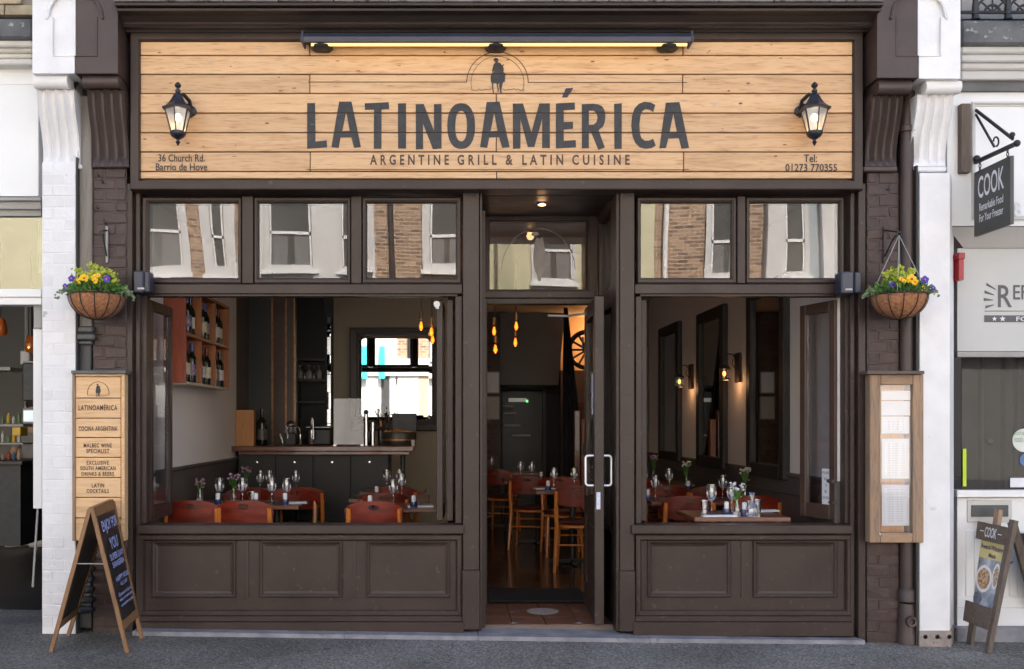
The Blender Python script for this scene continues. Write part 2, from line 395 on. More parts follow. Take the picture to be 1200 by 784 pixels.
# ------------------------------------------------------------------ lettering
_tc = {}
def text_shape(s, bold=0., sp=1.0):
    k = (s, bold, sp)
    if k in _tc: return _tc[k]
    cu = bpy.data.curves.new('t', 'FONT'); cu.body = s; cu.resolution_u = 3; cu.offset = bold; cu.extrude = .0
    cu.space_character = sp
    ob = bpy.data.objects.new('t', cu); COL.objects.link(ob)
    dg = bpy.context.evaluated_depsgraph_get(); me = bpy.data.meshes.new_from_object(ob.evaluated_get(dg))
    vs = [tuple(v.co[:2]) for v in me.vertices]; fs = [tuple(p.vertices) for p in me.polygons]
    bpy.data.objects.remove(ob); bpy.data.curves.remove(cu); bpy.data.meshes.remove(me)
    xs = [v[0] for v in vs]; ys = [v[1] for v in vs]; x0, x1, y0, y1 = min(xs), max(xs), min(ys), max(ys)
    vs = [((a - x0) / (x1 - x0), (b - y0) / (y1 - y0)) for a, b in vs]
    _tc[k] = (vs, fs); return _tc[k]
def put_text(mb, s, fn, bold=0., sp=1.0):                       # fn(u,v) -> point, u,v in 0..1
    vs, fs = text_shape(s, bold, sp); return mb.add([fn(u, v) for u, v in vs], fs)
def ptext(mb, s, p0, p1, q0, q1, d, bold=0., slant=0, sp=1.0):
    return put_text(mb, s, lambda u, v: (X(p0 + (p1 - p0) * u, d), d, Z(q1 + (q0 - q1) * v + slant * (u - .5) * (p1 - p0), d)), bold, sp)
def ell(cx, cy, rx, ry, n=32, e=2.3):
    o = []
    for k in range(n):
        a = 2 * PI * k / n; c, s_ = math.cos(a), math.sin(a)
        o.append((cx + rx * math.copysign(abs(c) ** (2 / e), c), cy + ry * math.copysign(abs(s_) ** (2 / e), s_)))
    return o
RIDER = [(583,195),(598,180),(612,176),(628,182),(645,200),(632,222),(640,232),(665,238),(678,262),(690,262),(705,248),(708,255),(692,280),(704,300),(700,345),(722,360),(718,410),(716,460),(700,458),(690,480),(683,515),(676,560),(684,595),(662,590),(658,545),(648,500),(655,478),(638,480),(632,500),(645,540),(642,575),(628,575),(632,545),(620,500),(622,478),(585,470),(580,510),(583,560),(592,600),(580,590),(570,540),(566,480),(552,450),(552,380),(568,350),(590,345),(593,315),(582,345),(565,335),(575,290),(585,255),(600,235),(608,225),(590,215)]
def pline(mb, pts, wd, fn, t0, t1):                     # flat stroke along 2-D points
    for a, b in zip(pts[:-1], pts[1:]):
        dx, dy = b[0] - a[0], b[1] - a[1]; l = math.hypot(dx, dy)
        if l < 1e-6: continue
        nx, ny = -dy / l * wd / 2, dx / l * wd / 2; ex, ey = dx / l * wd * .3, dy / l * wd * .3
        mb.poly([[(a[0] + nx - ex, a[1] + ny - ey), (b[0] + nx + ex, b[1] + ny + ey), (b[0] - nx + ex, b[1] - ny + ey), (a[0] - nx - ex, a[1] - ny - ey)]], fn, t0, t1)
def arc(cx, cy, r, a0, a1, n=24, ry=None):
    ry = ry or r
    return [(cx + r * math.cos(a0 + (a1 - a0) * i / n), cy + ry * math.sin(a0 + (a1 - a0) * i / n)) for i in range(n + 1)]
# ------------------------------------------------------------------ setting: ground, road, interiors' shells
def struct(mb, name, mat, **k): return mb.build(name, mat, kind='structure', **k)
ASPH, N_, L_, P_ = newmat('pavement_asphalt')
P_.inputs['Roughness'].default_value = .8
g_ = N_.new('ShaderNodeNewGeometry')
def _noise(sc, det=3):
    n = N_.new('ShaderNodeTexNoise'); n.inputs['Scale'].default_value = sc; n.inputs['Detail'].default_value = det; L_.new(g_.outputs['Position'], n.inputs[0]); return n
def _ramp(src, a, ca, b, cb):
    r = N_.new('ShaderNodeValToRGB'); r.color_ramp.elements[0].position = a; r.color_ramp.elements[1].position = b
    r.color_ramp.elements[0].color = (*ca, 1); r.color_ramp.elements[1].color = (*cb, 1); L_.new(src, r.inputs[0]); return r.outputs[0]
def _mix(f, a, b, mode='MIX'):
    m = N_.new('ShaderNodeMix'); m.data_type = 'RGBA'; m.blend_type = mode
    for i, s in ((0, f), (6, a), (7, b)):
        if isinstance(s, (int, float)): m.inputs[i].default_value = s
        elif isinstance(s, tuple): m.inputs[i].default_value = (*s, 1)
        else: L_.new(s, m.inputs[i])
    return m.outputs[2]
base_ = _ramp(_noise(1.3, 5).outputs[0], .35, (.140, .129, .116), .68, (.215, .202, .186))
vo = N_.new('ShaderNodeTexVoronoi'); vo.inputs['Scale'].default_value = 95; L_.new(g_.outputs['Position'], vo.inputs['Vector'])
chip = _ramp(vo.outputs['Color'], .25, (.35, .35, .36), .95, (1.9, 1.88, 1.85))
c_ = _mix(.75, base_, chip, 'MULTIPLY')
v2 = N_.new('ShaderNodeTexVoronoi'); v2.inputs['Scale'].default_value = 26; L_.new(g_.outputs['Position'], v2.inputs['Vector'])
dot = _ramp(v2.outputs['Distance'], .085, (1, 1, 1), .13, (0, 0, 0)); c_ = _mix(dot, c_, (.5, .49, .47))
st_a = _ramp(_noise(.55, 6).outputs[0], .42, (.62, .61, .60), .56, (1, 1, 1)); c_ = _mix(.8, c_, st_a, 'MULTIPLY')
v3 = N_.new('ShaderNodeTexVoronoi'); v3.inputs['Scale'].default_value = 2.7; L_.new(g_.outputs['Position'], v3.inputs['Vector'])
gum = _ramp(v3.outputs['Distance'], .05, (1, 1, 1), .065, (0, 0, 0)); c_ = _mix(gum, c_, (.055, .053, .052))
L_.new(c_, P_.inputs['Base Color'])
bp = N_.new('ShaderNodeBump'); bp.inputs['Strength'].default_value = .7; bp.inputs['Distance'].default_value = .006
L_.new(vo.outputs['Distance'], bp.inputs['Height']); L_.new(bp.outputs[0], P_.inputs['Normal'])
ROADM = M('road_asphalt', (.12, .118, .112), (.09, .088, .085), 3, .85, .6, 60)
xs_ = [-60, -6] + [-6 + i * .5 for i in range(1, 24)] + [6, 60]
mb = MB(); nx_ = len(xs_)
ys_ = [-3.6, -2.4, -1.4, -.7, -.3, 0.16, .9]
for y in ys_:
    for x in xs_: mb.v.append((x, y, gz(x) - (.05 if y > .5 else 0)))
for j in range(len(ys_) - 1):
    for i in range(nx_ - 1): a = j * nx_ + i; mb.f.append((a, a + 1, a + nx_ + 1, a + nx_))
struct(mb, 'pavement', ASPH)
struct(MB().box(-60, 60, -3.75, -3.6, -.3, -.02, .01), 'kerb', STONE)
struct(MB().box(-60, 60, -60, 60, -.5, -.13), 'ground', ROADM)
struct(MB().box(-60, 60, -17, -13.6, -.129, -.02, .01), 'opposite_pavement', STONE)

# interior floor, ceiling and walls of the restaurant
WL, WR = -2.18, 2.62
mb = MB().box(WL, WR, .12, 9.9, -.08, .02); floor = struct(mb, 'restaurant_floor', FLOORW)
struct(MB().box(-8, 8, .12, 9.9, 3.02, 3.12), 'ceiling', CEIL)
struct(MB().box(-8, 8, 9.9, 10.1, -.1, 4.3), 'rear_wall', GREYIN)
wl = struct(MB().box(WL - .1, WL, .10, 3.3, 1.04, 3.019), 'left_interior_wall', PLASTER)
MB().box(WL - .1, WL + .02, .10, 3.3, -.05, 1.04).box(WL, WL + .035, .10, 3.3, 1.02, 1.05, .008).box(WL, WL + .04, .10, 3.3, .02, .16, .006).build('dado_panel', DADO, wl)
wr = struct(MB().box(WR, WR + .1, .10, 9.9, 1.0, 3.019), 'right_interior_wall', MAUVE)
MB().box(WR - .02, WR + .1, .10, 9.9, -.05, 1.0).box(WR - .035, WR, .10, 9.9, .98, 1.012, .008).box(WR - .03, WR, .10, 9.9, .84, .86, .006).build('dado_panel', DADO, wr)
struct(MB().box(WL - .1, WL, 3.3, 9.9, -.05, 3.019), 'rear_left_wall', GREYIN)
# upper storey over the shops (keeps the sun off the shopfront)
struct(MB().box(-8, 8, .02, 10, 4.36, 8.6), 'upper_storey_wall', M('grey_brick_upper_wall', (.34, .29, .22), (.24, .2, .15), 9, .8, .5, 30))
struct(MB().box(-8, 8, .30, 9.9, 3.13, 4.35), 'fascia_backing_wall', DBROWN)
struct(MB().box(-8.2, -8, -.2, 10, -.3, 8.6).box(8, 8.2, -.2, 10, -.3, 8.6), 'terrace_end_wall', GREYP)
struct(MB().box(-2.55, WL - .1, .06, 9.9, -.1, 3.01).box(WR + .1, 3.0, .06, 9.9, -.1, 3.01), 'party_wall', DBROWN)

# ------------------------------------------------------------------ SHOPFRONT joinery
sf = thing('shopfront', 'dark brown painted timber shopfront with open windows and panelled base', 'shopfront', (0, 0, 0))
B = .003
# jambs and pilaster posts
def part(name, mat, *boxes, parent=sf, smooth=False, **k):
    m = MB()
    for b in boxes: m.pbox(*b)
    return m.build(name, mat, parent, smooth=smooth, **k)
part('jamb', BROWN, (148, 155, 215, 748, -.05, .1, B), (155.5, 158.5, 224, 740, .0, .1), (159, 164, 226, 738, -.02, .1, B), (164.5, 171.6, 346.5, 613.5, .012, .1, B))
part('jamb', BROWN, (1006, 1014.5, 215, 752, -.05, .1, B), (1002, 1005.5, 224, 748, .0, .1), (996.5, 1001.5, 226, 746, -.02, .1, B), (990.4, 996, 346.5, 613.5, .012, .1, B))
part('pilaster_post', BROWN, (542.5, 561.5, 226, 668, -.03, .12, B), (541.8, 562.3, 668.5, 738, -.04, .12, B), (565, 568.5, 247, 738, .1, .82), (562.6, 564.9, 226, 738, -.012, .2))
part('pilaster_post', BROWN, (726.5, 743.5, 226, 669, -.03, .12, B), (726, 744.5, 669.5, 740, -.04, .12, B), (722, 726.0, 226, 740, -.012, .2, B))
part('head_rail', DBROWN, (150, 1012, 222.5, 229.5, .04, .2, B))
part('head_soffit', DBROWN, (150, 1012, 218, 223.5, -.06, .06))
# transom lights: frame ring + pane
def light(p0, p1, q0, q1, g0, g1, h0, h1, parent=sf, d=.0, gm=GTRANS, tilt=(0, 0)):
    x0, x1, z0, z1 = X(p0, d), X(p1, d), Z(q1, d), Z(q0, d)
    gi = (X(g0, d), X(g1, d), Z(h1, d), Z(h0, d))
    ins = min(gi[0] - x0, x1 - gi[1])
    fr = MB()
    # nested loops from outer rect to the glass rect
    def lp(t, y): return [(x0 + (gi[0] - x0) * t, y, z0 + (gi[2] - z0) * t), (x1 + (gi[1] - x1) * t, y, z0 + (gi[2] - z0) * t), (x1 + (gi[1] - x1) * t, y, z1 + (gi[3] - z1) * t), (x0 + (gi[0] - x0) * t, y, z1 + (gi[3] - z1) * t)]
    pr = [(0, .09), (0, .012), (.1, .006), (.14, .016), (.2, .016), (.24, .002), (.62, .002), (.66, .012), (.8, .014), (.86, .026), (1, .03), (1, .09)]
    v = []; f = []
    for t, y in pr: v += lp(t, d + y)
    for k in range(len(pr) - 1):
        for j in range(4): f.append((k*4+j, k*4+(j+1)%4, (k+1)*4+(j+1)%4, (k+1)*4+j))
    fr.add(v, f); o = fr.build('window_frame', BROWN, parent)
    pn = MB(); tx, tz = tilt
    def pf(u, v_):
        xx = gi[0] + (gi[1] - gi[0]) * u; zz = gi[2] + (gi[3] - gi[2]) * v_
        bow = tx * (u - .5) + tz * (v_ - .5)
        return (xx, d + .034 + bow + WAVE * math.sin(3.1 * u + 2 * v_ + p0) , zz)
    pn.grid(pf, 14, 12).build('window_pane', gm, o, smooth='all')
WAVE = .00022
tr = [((165.2, 283.2), (174, 278), (.0004, .0)), ((297, 411), (303, 406), (.0, .0004)), ((424, 540.8), (430, 534), (0, 0))]
for (a, b), (c, e), t in tr: WAVE = .0007 if a < 200 else .00022; light(a, b, 230.5, 332.5, c, e, 237.5, 325, tilt=t)
light(746.6, 864, 230.5, 332.5, 752, 857, 237.5, 325, tilt=(0, .0004)); light(874, 990, 230.5, 332.5, 880, 984, 237.5, 325, tilt=(.0003, 0))
part('mullion', BROWN, (283.6, 296.6, 230, 332, -.004, .09, B)); part('mullion', BROWN, (411.4, 423.6, 230, 332, -.004, .09, B)); part('mullion', BROWN, (864.4, 873.6, 230, 332, -.004, .09, B))
part('transom_rail', BROWN, (164.6, 541.6, 333, 344, -.012, .1, B), (170, 536, 344.4, 347, .01, .1))
part('transom_rail', BROWN, (744, 996, 333, 344, -.012, .1, B), (750, 992, 344.4, 347, .01, .1))
part('jamb_strip', BROWN, (533.5, 541.4, 347.2, 613.5, .012, .1, B)); part('jamb_strip', BROWN, (745, 751.8, 347.2, 613.5, .012, .1, B))
part('sill', BROWN, (160, 544, 615.5, 626, -.055, .12, .006)); part('sill', BROWN, (740, 1000, 615.5, 626, -.055, .12, .006))
# stallriser: backing board, raised frame, recessed moulded panels
def riser(p0, p1, panels, joints, nm):
    r0 = MB().pbox(p0, p1, 626.5, 738, .012, .1); o = r0.build('base_board', BROWN, sf)
    MB().ring((X(p0), X(p1), Z(722), Z(627)), [(0, .012), (0, -.012), (.012, -.016), (.028, -.016), (.034, -.004), (.04, .011)], cap=False).build('frame_moulding', BROWN, sf)
    for a, b, c, e in panels:
        MB().ring((X(a), X(b), Z(e), Z(c)), [(0, .011), (0, -.004), (.008, -.009), (.018, -.004), (.024, .004), (.04, .009)], cap=False).build('panel_moulding', BROWN, sf)
        MB().box(X(a) + .03, X(b) - .03, .0095, .02, Z(e) + .03, Z(c) - .03).build('riser_panel', BROWN, sf)
    for j in joints: MB().pbox(j - 1.2, j + 1.2, 633, 700, .004, .02).build('joint_strip', DBROWN, sf)
    MB().pbox(p0 + 3, p1 - 3, 716, 722, -.02, .05, .006).pbox(p0 - 1, p1 + 1, 722.5, 729, -.035, .05, .006).pbox(p0 - 3, p1 + 3, 729.5, 746, -.05, .1, .004).build('plinth', BROWN, sf)
riser(163, 541, [(178, 276, 633.5, 700), (304, 401, 633.5, 700), (429.5, 527, 633.5, 700)], [290, 415.5], 'a')
riser(745, 997, [(759, 856, 633.5, 700), (883, 981, 633.5, 700)], [870], 'b')
# entrance lobby: soffit, side wall with two glazed panels, door frame and transom
DB = .82
part('lobby_soffit', BROWN, (562, 727, 215, 224, .02, .95))
rx = X(722); MB().box(rx, rx + .06, .1, DB, -.05, .62).box(rx, rx + .06, .1, .2, .62, 2.98).box(rx, rx + .06, DB - .08, DB, .62, 2.98).box(rx, rx + .06, .2, DB - .08, .56, .64).box(rx, rx + .06, .2, DB - .08, 2.2, 2.34).box(rx, rx + .06, .2, DB - .08, 2.88, 2.98).build('lobby_side_frame', BROWN, sf)
MB().box(rx + .025, rx + .03, .2, DB - .08, .64, 2.2).box(rx + .025, rx + .03, .2, DB - .08, 2.34, 2.88).build('lobby_side_glass', GCLEAR, sf)
lx = X(562.3); MB().box(lx - .06, lx, .12, DB, -.05, 2.98).build('lobby_side_panel', BROWN, sf)
df = MB(); df.pbox(562, 571, 345, 712, DB, DB + .1, B); df.pbox(691, 700, 248, 712, DB, DB + .1, B); df.pbox(560, 570, 248, 345, DB - .01, DB + .1, B)
df.build('door_frame', BROWN, sf)
part('door_head_rail', BROWN, (565, 697, 341, 349, DB - .02, DB + .1, B)); part('door_head_stop', BROWN, (565, 697, 349.5, 356, DB + .005, DB + .1, B)); part('transom_head_rail', BROWN, (560, 700, 236, 249.5, DB - .02, DB + .1, B))
light(568, 694, 250, 341, 574, 689, 259, 338.5, d=DB, gm=GDOORT)
# etched emblem on the transom pane
fn = lambda u, v, t: (X(u, DB + .028), DB + .028 + t, Z(v, DB + .028))
m = MB(); pline(m, arc(631, 316, 43, PI, 2 * PI, 30, 48), .5, fn, 0, .001)
def sc_r(s, ox, oy): return [((x - 640) * s + ox, (y - 390) * s + oy) for x, y in RIDER]
m.poly([[(632 + 7 * math.cos(a), 302 + 25 * math.sin(a) * (1 + .15 * math.sin(5 * a))) for a in [2 * PI * i / 18 for i in range(18)]]], fn, 0, .001)
m.poly([[(627 + 4.5 * math.cos(a), 274 + 2.6 * math.sin(a)) for a in [2 * PI * i / 12 for i in range(12)]]], fn, 0, .001)
m.build('etched_emblem', ETCH, sf)
# cornice above the sign
cn = thing('cornice', 'brown moulded cornice running above the timber sign', 'cornice', (0, -.2, 4.0))
pts = [(.05, Z(39, -.12)), (-.14, Z(37.5, -.14)), (-.15, Z(34, -.15)), (-.2, Z(33, -.2)), (-.215, Z(30.5, -.215)), (-.2, Z(28, -.2)), (-.205, Z(26.5, -.2)), (-.25, Z(18, -.25)), (-.31, Z(13, -.31)), (-.33, Z(12.6, -.33)), (-.335, Z(10, -.335)), (-.31, Z(9.6, -.31)), (-.36, Z(6, -.36)), (-.36, Z(3, -.36)), (.05, Z(3, -.36))]
m = MB(); n = len(pts); xa, xb = X(144, -.2), X(1023, -.2)
m.add([(xa, y, z) for y, z in pts] + [(xb, y, z) for y, z in pts], [(i, (i + 1) % n, n + (i + 1) % n, n + i) for i in range(n)] + [tuple(range(n)), tuple(range(2 * n - 1, n - 1, -1))])
m.build('moulding', M('cornice_brown', (.045, .031, .027), (.032, .022, .019), 3, .5, .3, 30, stretch=(.6, 3, 3)), cn)
m = MB()
random.seed(3)
for i in range(14):
    a = xa + (xb - xa) * i / 14; b = xa + (xb - xa) * (i + 1) / 14 - .004
    z = Z(3, -.36) + .002; m.box(a, b, -.378 + random.uniform(-.004, .004), .05, z, z + .03 + random.uniform(0, .008), .004)
m.build('lead_flashing', LEAD, cn)
tu = MB()
for i in range(26):
    a = random.uniform(0, 2 * PI); c = Vector((X(1011, -.14), -.15, Z(30, -.15))); r = random.uniform(.006, .026)
    p = c + Vector((math.cos(a) * r, random.uniform(-.015, .01), math.sin(a) * r)); q = .008
    tu.add([p, p + Vector((q, -.004, q * .5)), p + Vector((q * .6, -.002, q * 1.5)), p + Vector((-q * .3, 0, q))], [(0, 1, 2, 3)])
tu.build('weed_tuft', LEAFY, label='tiny bright green weed growing at the right end of the cornice', cat='weed')

# ------------------------------------------------------------------ SIGN
DS = -.10
sg = thing('fascia_sign', 'long pine plank sign with large charcoal restaurant name over the shopfront', 'sign', (0, DS, Z(209, DS)))
m = MB().ring((X(152, -.13), X(1012, -.13), Z(222, -.13), Z(36, -.13)), [(0, .04), (0, -.12), (.006, -.128), (.055, -.128), (.06, -.122), (.066, -.09)], cap=False).build('sign_frame', BROWN, sg)
# planks
rows = [(48.4, 65, [363, 800.5]), (65, 87, []), (87, 109.6, [363, 800]), (109.6, 132.5, [581.6]), (132.5, 155.5, []), (155.5, 178, [581.6]), (178, 201, [363.5, 801]), (201, 209.6, [582])]
for q0, q1, js in rows:
    e = [160] + js + [1000]
    for a, b in zip(e[:-1], e[1:]):
        pr = random.uniform(-.0025, .0015)
        MB().box(X(a, DS) + .003, X(b, DS) - .003, DS + pr, DS + .022, Z(q1, DS) + .0036, Z(q0, DS) - .0036, .003).build('plank', PINE, sg)
MB().box(X(158, DS), X(1002, DS), DS + .022, DS + .05, Z(211, DS), Z(47, DS)).build('backing_board', DBROWN, sg)
DL = DS - .0045
lf = lambda u, v, t: (X(u, DL), DL + t, Z(v, DL))
def L1(p): return [(340 + x / 4.615, 100 + y / 4.615) for x, y in p]
def L2(p): return [(580 + x / 4.615, 100 + y / 4.615) for x, y in p]
letters = [
 [L1([(92,96),(135,96),(137,303),(198,297),(200,335),(92,343)])],
 [L1([(265,88),(332,88),(383,334),(345,338),(331,282),(273,282),(262,338),(223,334)]), L1([(281,248),(322,246),(303,140)])],
 [L1([(403,97),(533,91),(536,128),(494,131),(494,343),(452,343),(454,131),(405,133)])],
 [L1([(583,98),(627,96),(627,342),(584,342)])],
 [L1([(679,102),(722,100),(778,245),(778,102),(819,100),(819,341),(772,345),(718,205),(720,345),(680,347)])],
 [L1(ell(925,220,75,124)), L1(ell(925,220,32,83))],
 [L1([(1063,90),(1133,88),(1187,334),(1147,337),(1130,280),(1077,282),(1066,338),(1027,334)]), L1([(1084,248),(1122,246),(1104,145)])],
 [L2([(97,98),(152,98),(197,255),(240,98),(297,97),(297,338),(256,338),(256,180),(213,333),(178,333),(138,180),(138,340),(98,342)])],
 [L2([(330,98),(432,92),(433,130),(372,134),(372,198),(422,196),(422,234),(372,238),(372,300),(437,296),(438,335),(330,340)])],
 [L2([(383,16),(425,13),(392,64),(363,66)])],
 [L2([(470,102),(530,99),(560,103),(580,113),(593,134),(598,165),(594,200),(583,224),(560,242),(595,335),(560,348),(520,250),(508,250),(508,338),(471,340)]), L2([(508,136),(532,136),(549,146),(556,172),(550,198),(534,212),(508,214)])],
 [L2([(645,100),(686,97),(686,342),(647,343)])],
 [L2([(868,106),(856,143),(836,131),(814,128),(798,138),(787,165),(781,215),(784,260),(793,286),(810,299),(832,299),(856,289),(870,325),(848,338),(815,343),(785,335),(760,310),(745,275),(738,220),(742,165),(755,125),(778,100),(808,88),(842,92)])],
 [L2([(925,94),(998,90),(1050,338),(1010,342),(995,285),(938,287),(925,338),(890,340)]), L2([(945,252),(985,250),(965,150)])],
]
def groove(o):
    bm = bmesh.new(); bm.from_mesh(o.data); oz = ORG[sg.name].z
    for q in (65, 87, 109.6, 132.5, 155.5, 178, 201):
        za, zb_ = Z(q, DS) - oz - .0022, Z(q, DS) - oz + .0022
        for zz in (za, zb_):
            bmesh.ops.bisect_plane(bm, geom=list(bm.verts) + list(bm.edges) + list(bm.faces), dist=1e-6, plane_co=(0, 0, zz), plane_no=(0, 0, 1))
        bmesh.ops.delete(bm, geom=[f for f in bm.faces if za < f.calc_center_median().z < zb_], context='FACES')
    bm.to_mesh(o.data); bm.free()
for lp in letters:
    groove(MB().poly(lp, lf, 0, .004).build('letter', INK, sg))
for s_, a, b in (('ARGENTINE', 433.5, 526, ), ('GRILL', 536, 582), ('&', 592.5, 601), ('LATIN', 612, 660), ('CUISINE', 670.5, 738)):
    m = MB(); ptext(m, s_, a, b, 181.2, 193.4, DL, .028, sp=1.7); m.build('tagline_lettering', INKB, sg)
for s_ in (('36 Church Rd.', 185.5, 240, 180.6, 189.4), ('Barrio de Hove', 182.5, 243, 191.4, 199.8)):
    m = MB(); ptext(m, *s_, DL, .012); m.build('address_lettering', INK, sg)
for s_ in (('Tel:', 942, 957.5, 181, 190), ('01273 770355', 920.5, 981, 192, 200.8)):
    m = MB(); ptext(m, *s_, DL, .012); m.build('telephone_lettering', INK, sg)
m = MB(); pline(m, [(361, 96), (546.5, 96)] + arc(583, 97, 36.2, PI + .02, 2 * PI - .02, 36) + [(619, 96.5), (805, 96.5)], .75, lf, 0, .003)
pline(m, [(359, 198.6), (807, 198.6)], .75, lf, 0, .003)
pline(m, arc(583, 97, 31, PI - .28, 2 * PI + .28, 36), .4, lf, .0, .003)
random.seed(5)
for a, b in ((553, 575), (589, 614)):
    gp = [(a + (b - a) * i / 16, 105 + random.uniform(-1.2, 1.0)) for i in range(17)]; pline(m, gp, .35, lf, 0, .003)
m.build('line_border', INKB, sg)
groove(MB().poly([[(520 + x / 10, 50 + y / 10) for x, y in RIDER]], lf, 0, .004).build('rider_emblem', INK, sg))
random.seed(77)
kn_ = M('dark_knot', (.16, .07, .035), (.30, .15, .07), 90, .7)
for i in range(60):          # knots and splits in the planks
    px, r0 = random.uniform(170, 990), random.choice(rows[:-1]); q = random.uniform(r0[0] + 2.5, r0[1] - 2.5)
    if 350 < px < 815 and q > 88 or (px < 250 or px > 910) and q > 176: continue
    cx_, cz_, a_, b_ = X(px, DS), Z(q, DS), random.uniform(.006, .017), random.uniform(.0025, .006); yy = DS - .0042
    MB().add([(cx_ + a_ * math.cos(t) * random.uniform(.7, 1.2), yy, cz_ + b_ * math.sin(t) * random.uniform(.7, 1.2)) for t in [2 * PI * k / 10 for k in range(10)]], [tuple(range(10))]).build('knot', kn_, sg)


# strip light over the sign
sl_ = thing('strip_light', 'long navy strip light glowing yellow along the top of the sign', 'light', (X(583, -.2), -.2, Z(50, -.2)))
a, b = X(353, -.22), X(812, -.22)
prof = [(-.13, Z(38.5, -.22)), (-.20, Z(38.2, -.22)), (-.235, Z(40, -.22)), (-.25, Z(45, -.22)), (-.245, Z(50.4, -.22)), (-.225, Z(50.4, -.22)), (-.215, Z(46, -.22)), (-.13, Z(46, -.22))]
n = len(prof); m = MB(); m.add([(a, y, z) for y, z in prof] + [(b, y, z) for y, z in prof], [(i, (i + 1) % n, n + (i + 1) % n, n + i) for i in range(n)] + [tuple(range(n)), tuple(range(2 * n - 1, n - 1, -1))])
m.build('housing', NAVY, sl_)
MB().tube([(a + .06, -.185, Z(51.3, -.2)), (b - .03, -.185, Z(51.3, -.2))], .0095, 12).build('tube', TUBE, sl_, smooth=True)
for px in (355, 810): MB().box(X(px, -.22) - .007, X(px, -.22) + .007, -.252, -.13, Z(51.5, -.22), Z(38, -.22), .003).build('end_cap', NAVY, sl_)
for px in (377, 581, 783):
    c = (X(px, -.16), -.14, Z(56.5, -.14))
    MB().lathe([(.0, -.02), (.055, -.018), (.07, -.004), (.072, .006), (.05, .012), (0, .012)], c, 18).bar((c[0], -.14, c[2]), (c[0], -.17, c[2] + .05), .02, .01).build('bracket', BLACK, sl_, smooth=True)
for i in range(7):
    li = bpy.data.lights.new('strip_glow', 'POINT'); li.energy = .015; li.color = (1, .72, .35); li.shadow_soft_size = .12
    lo = bpy.data.objects.new('strip_glow', li); COL.objects.link(lo); lo.location = (a + (b - a) * (i + .5) / 7, -.19, Z(54, -.2)); lo['kind'] = 'helper'

# lanterns
def lantern(px, mir, lab):
    c = Vector((X(px, -.22), -.22, Z(157, -.22))); t = thing('wall_lantern', lab, 'lantern', tuple(c), 'carriage lanterns on the sign')
    s = 1 / 175 * .95; zt = Z(127.5, -.22) - c.z; n = 6
    A0 = PI / 6
    MB().lathe([(.100, zt - .012), (.104, zt), (.082, zt + .012), (.06, zt + .032), (.042, zt + .06), (.03, zt + .085), (.018, zt + .10), (.014, zt + .108)], c, 6, A0).build('roof', LANT, t)
    MB().lathe([(.010, zt + .10), (.018, zt + .112), (.018, zt + .12), (.01, zt + .127), (.01, zt + .135), (.02, zt + .143), (.022, zt + .153), (.014, zt + .165), (.0, zt + .175)], c, 12).build('finial', LANT, t, smooth=True)
    r0, r1 = .046, .083; zb = .01
    MB().lathe([(r0 - .004, zb), (r1 - .004, zt - .012)], c, 6, A0, cap=False).build('glass_shade', GLANT, t)
    m = MB()
    for k in range(6):
        a = A0 + k * PI / 3; m.bar((c.x + r0 * math.cos(a), c.y + r0 * math.sin(a), c.z + zb), (c.x + r1 * math.cos(a), c.y + r1 * math.sin(a), c.z + zt - .012), .007, .007)
    m.build('glazing_bars', LANT, t)
    MB().lathe([(.05, .014), (.052, .0), (.04, -.018), (.022, -.03), (.012, -.036), (.01, -.046), (.016, -.052), (.01, -.062), (.004, -.074), (0, -.076)], c, 12).build('base_cup', LANT, t, smooth=True)
    MB().ball((c.x, c.y, c.z + .105), .021, 12, 8, (1, 1, 1.25)).build('bulb', LAMPW, t, smooth=True)
    MB().tube([(c.x, c.y, c.z + .01), (c.x, c.y, c.z + .08)], .009, 8).build('bulb_holder', WHITES, t)
    sx = mir
    wx = c.x + sx * .055
    MB().lathe([(.0, -.004), (.034, 0), (.036, .014), (.0, .016)], (wx, DS - .016, c.z + zt + .02), 16, axis='y').build('wall_plate', LANT, t)
    MB().tube([(wx, DS - .01, c.z + zt + .03), (wx, -.15, c.z + zt + .075), (c.x + sx * .03, -.2, c.z + zt + .1), (c.x + sx * .005, -.22, c.z + zt + .085)], .013, 8).tube([(wx, DS - .01, c.z + zt - .02), (wx, -.14, c.z + zt + .01), (wx - sx * .01, -.17, c.z + zt + .05)], .008, 8).build('bracket_arm', LANT, t, smooth=True)
    li = bpy.data.lights.new('lantern_glow', 'POINT'); li.energy = .06; li.color = (1, .55, .2); li.shadow_soft_size = .03
    lo = bpy.data.objects.new('lantern_glow', li); COL.objects.link(lo); lo.location = c + Vector((0, 0, .06)); lo['kind'] = 'helper'
lantern(208.5, 1, 'dark carriage lantern lit at the left end of the plank sign')
lantern(954.5, -1, 'dark carriage lantern lit at the right end of the plank sign')
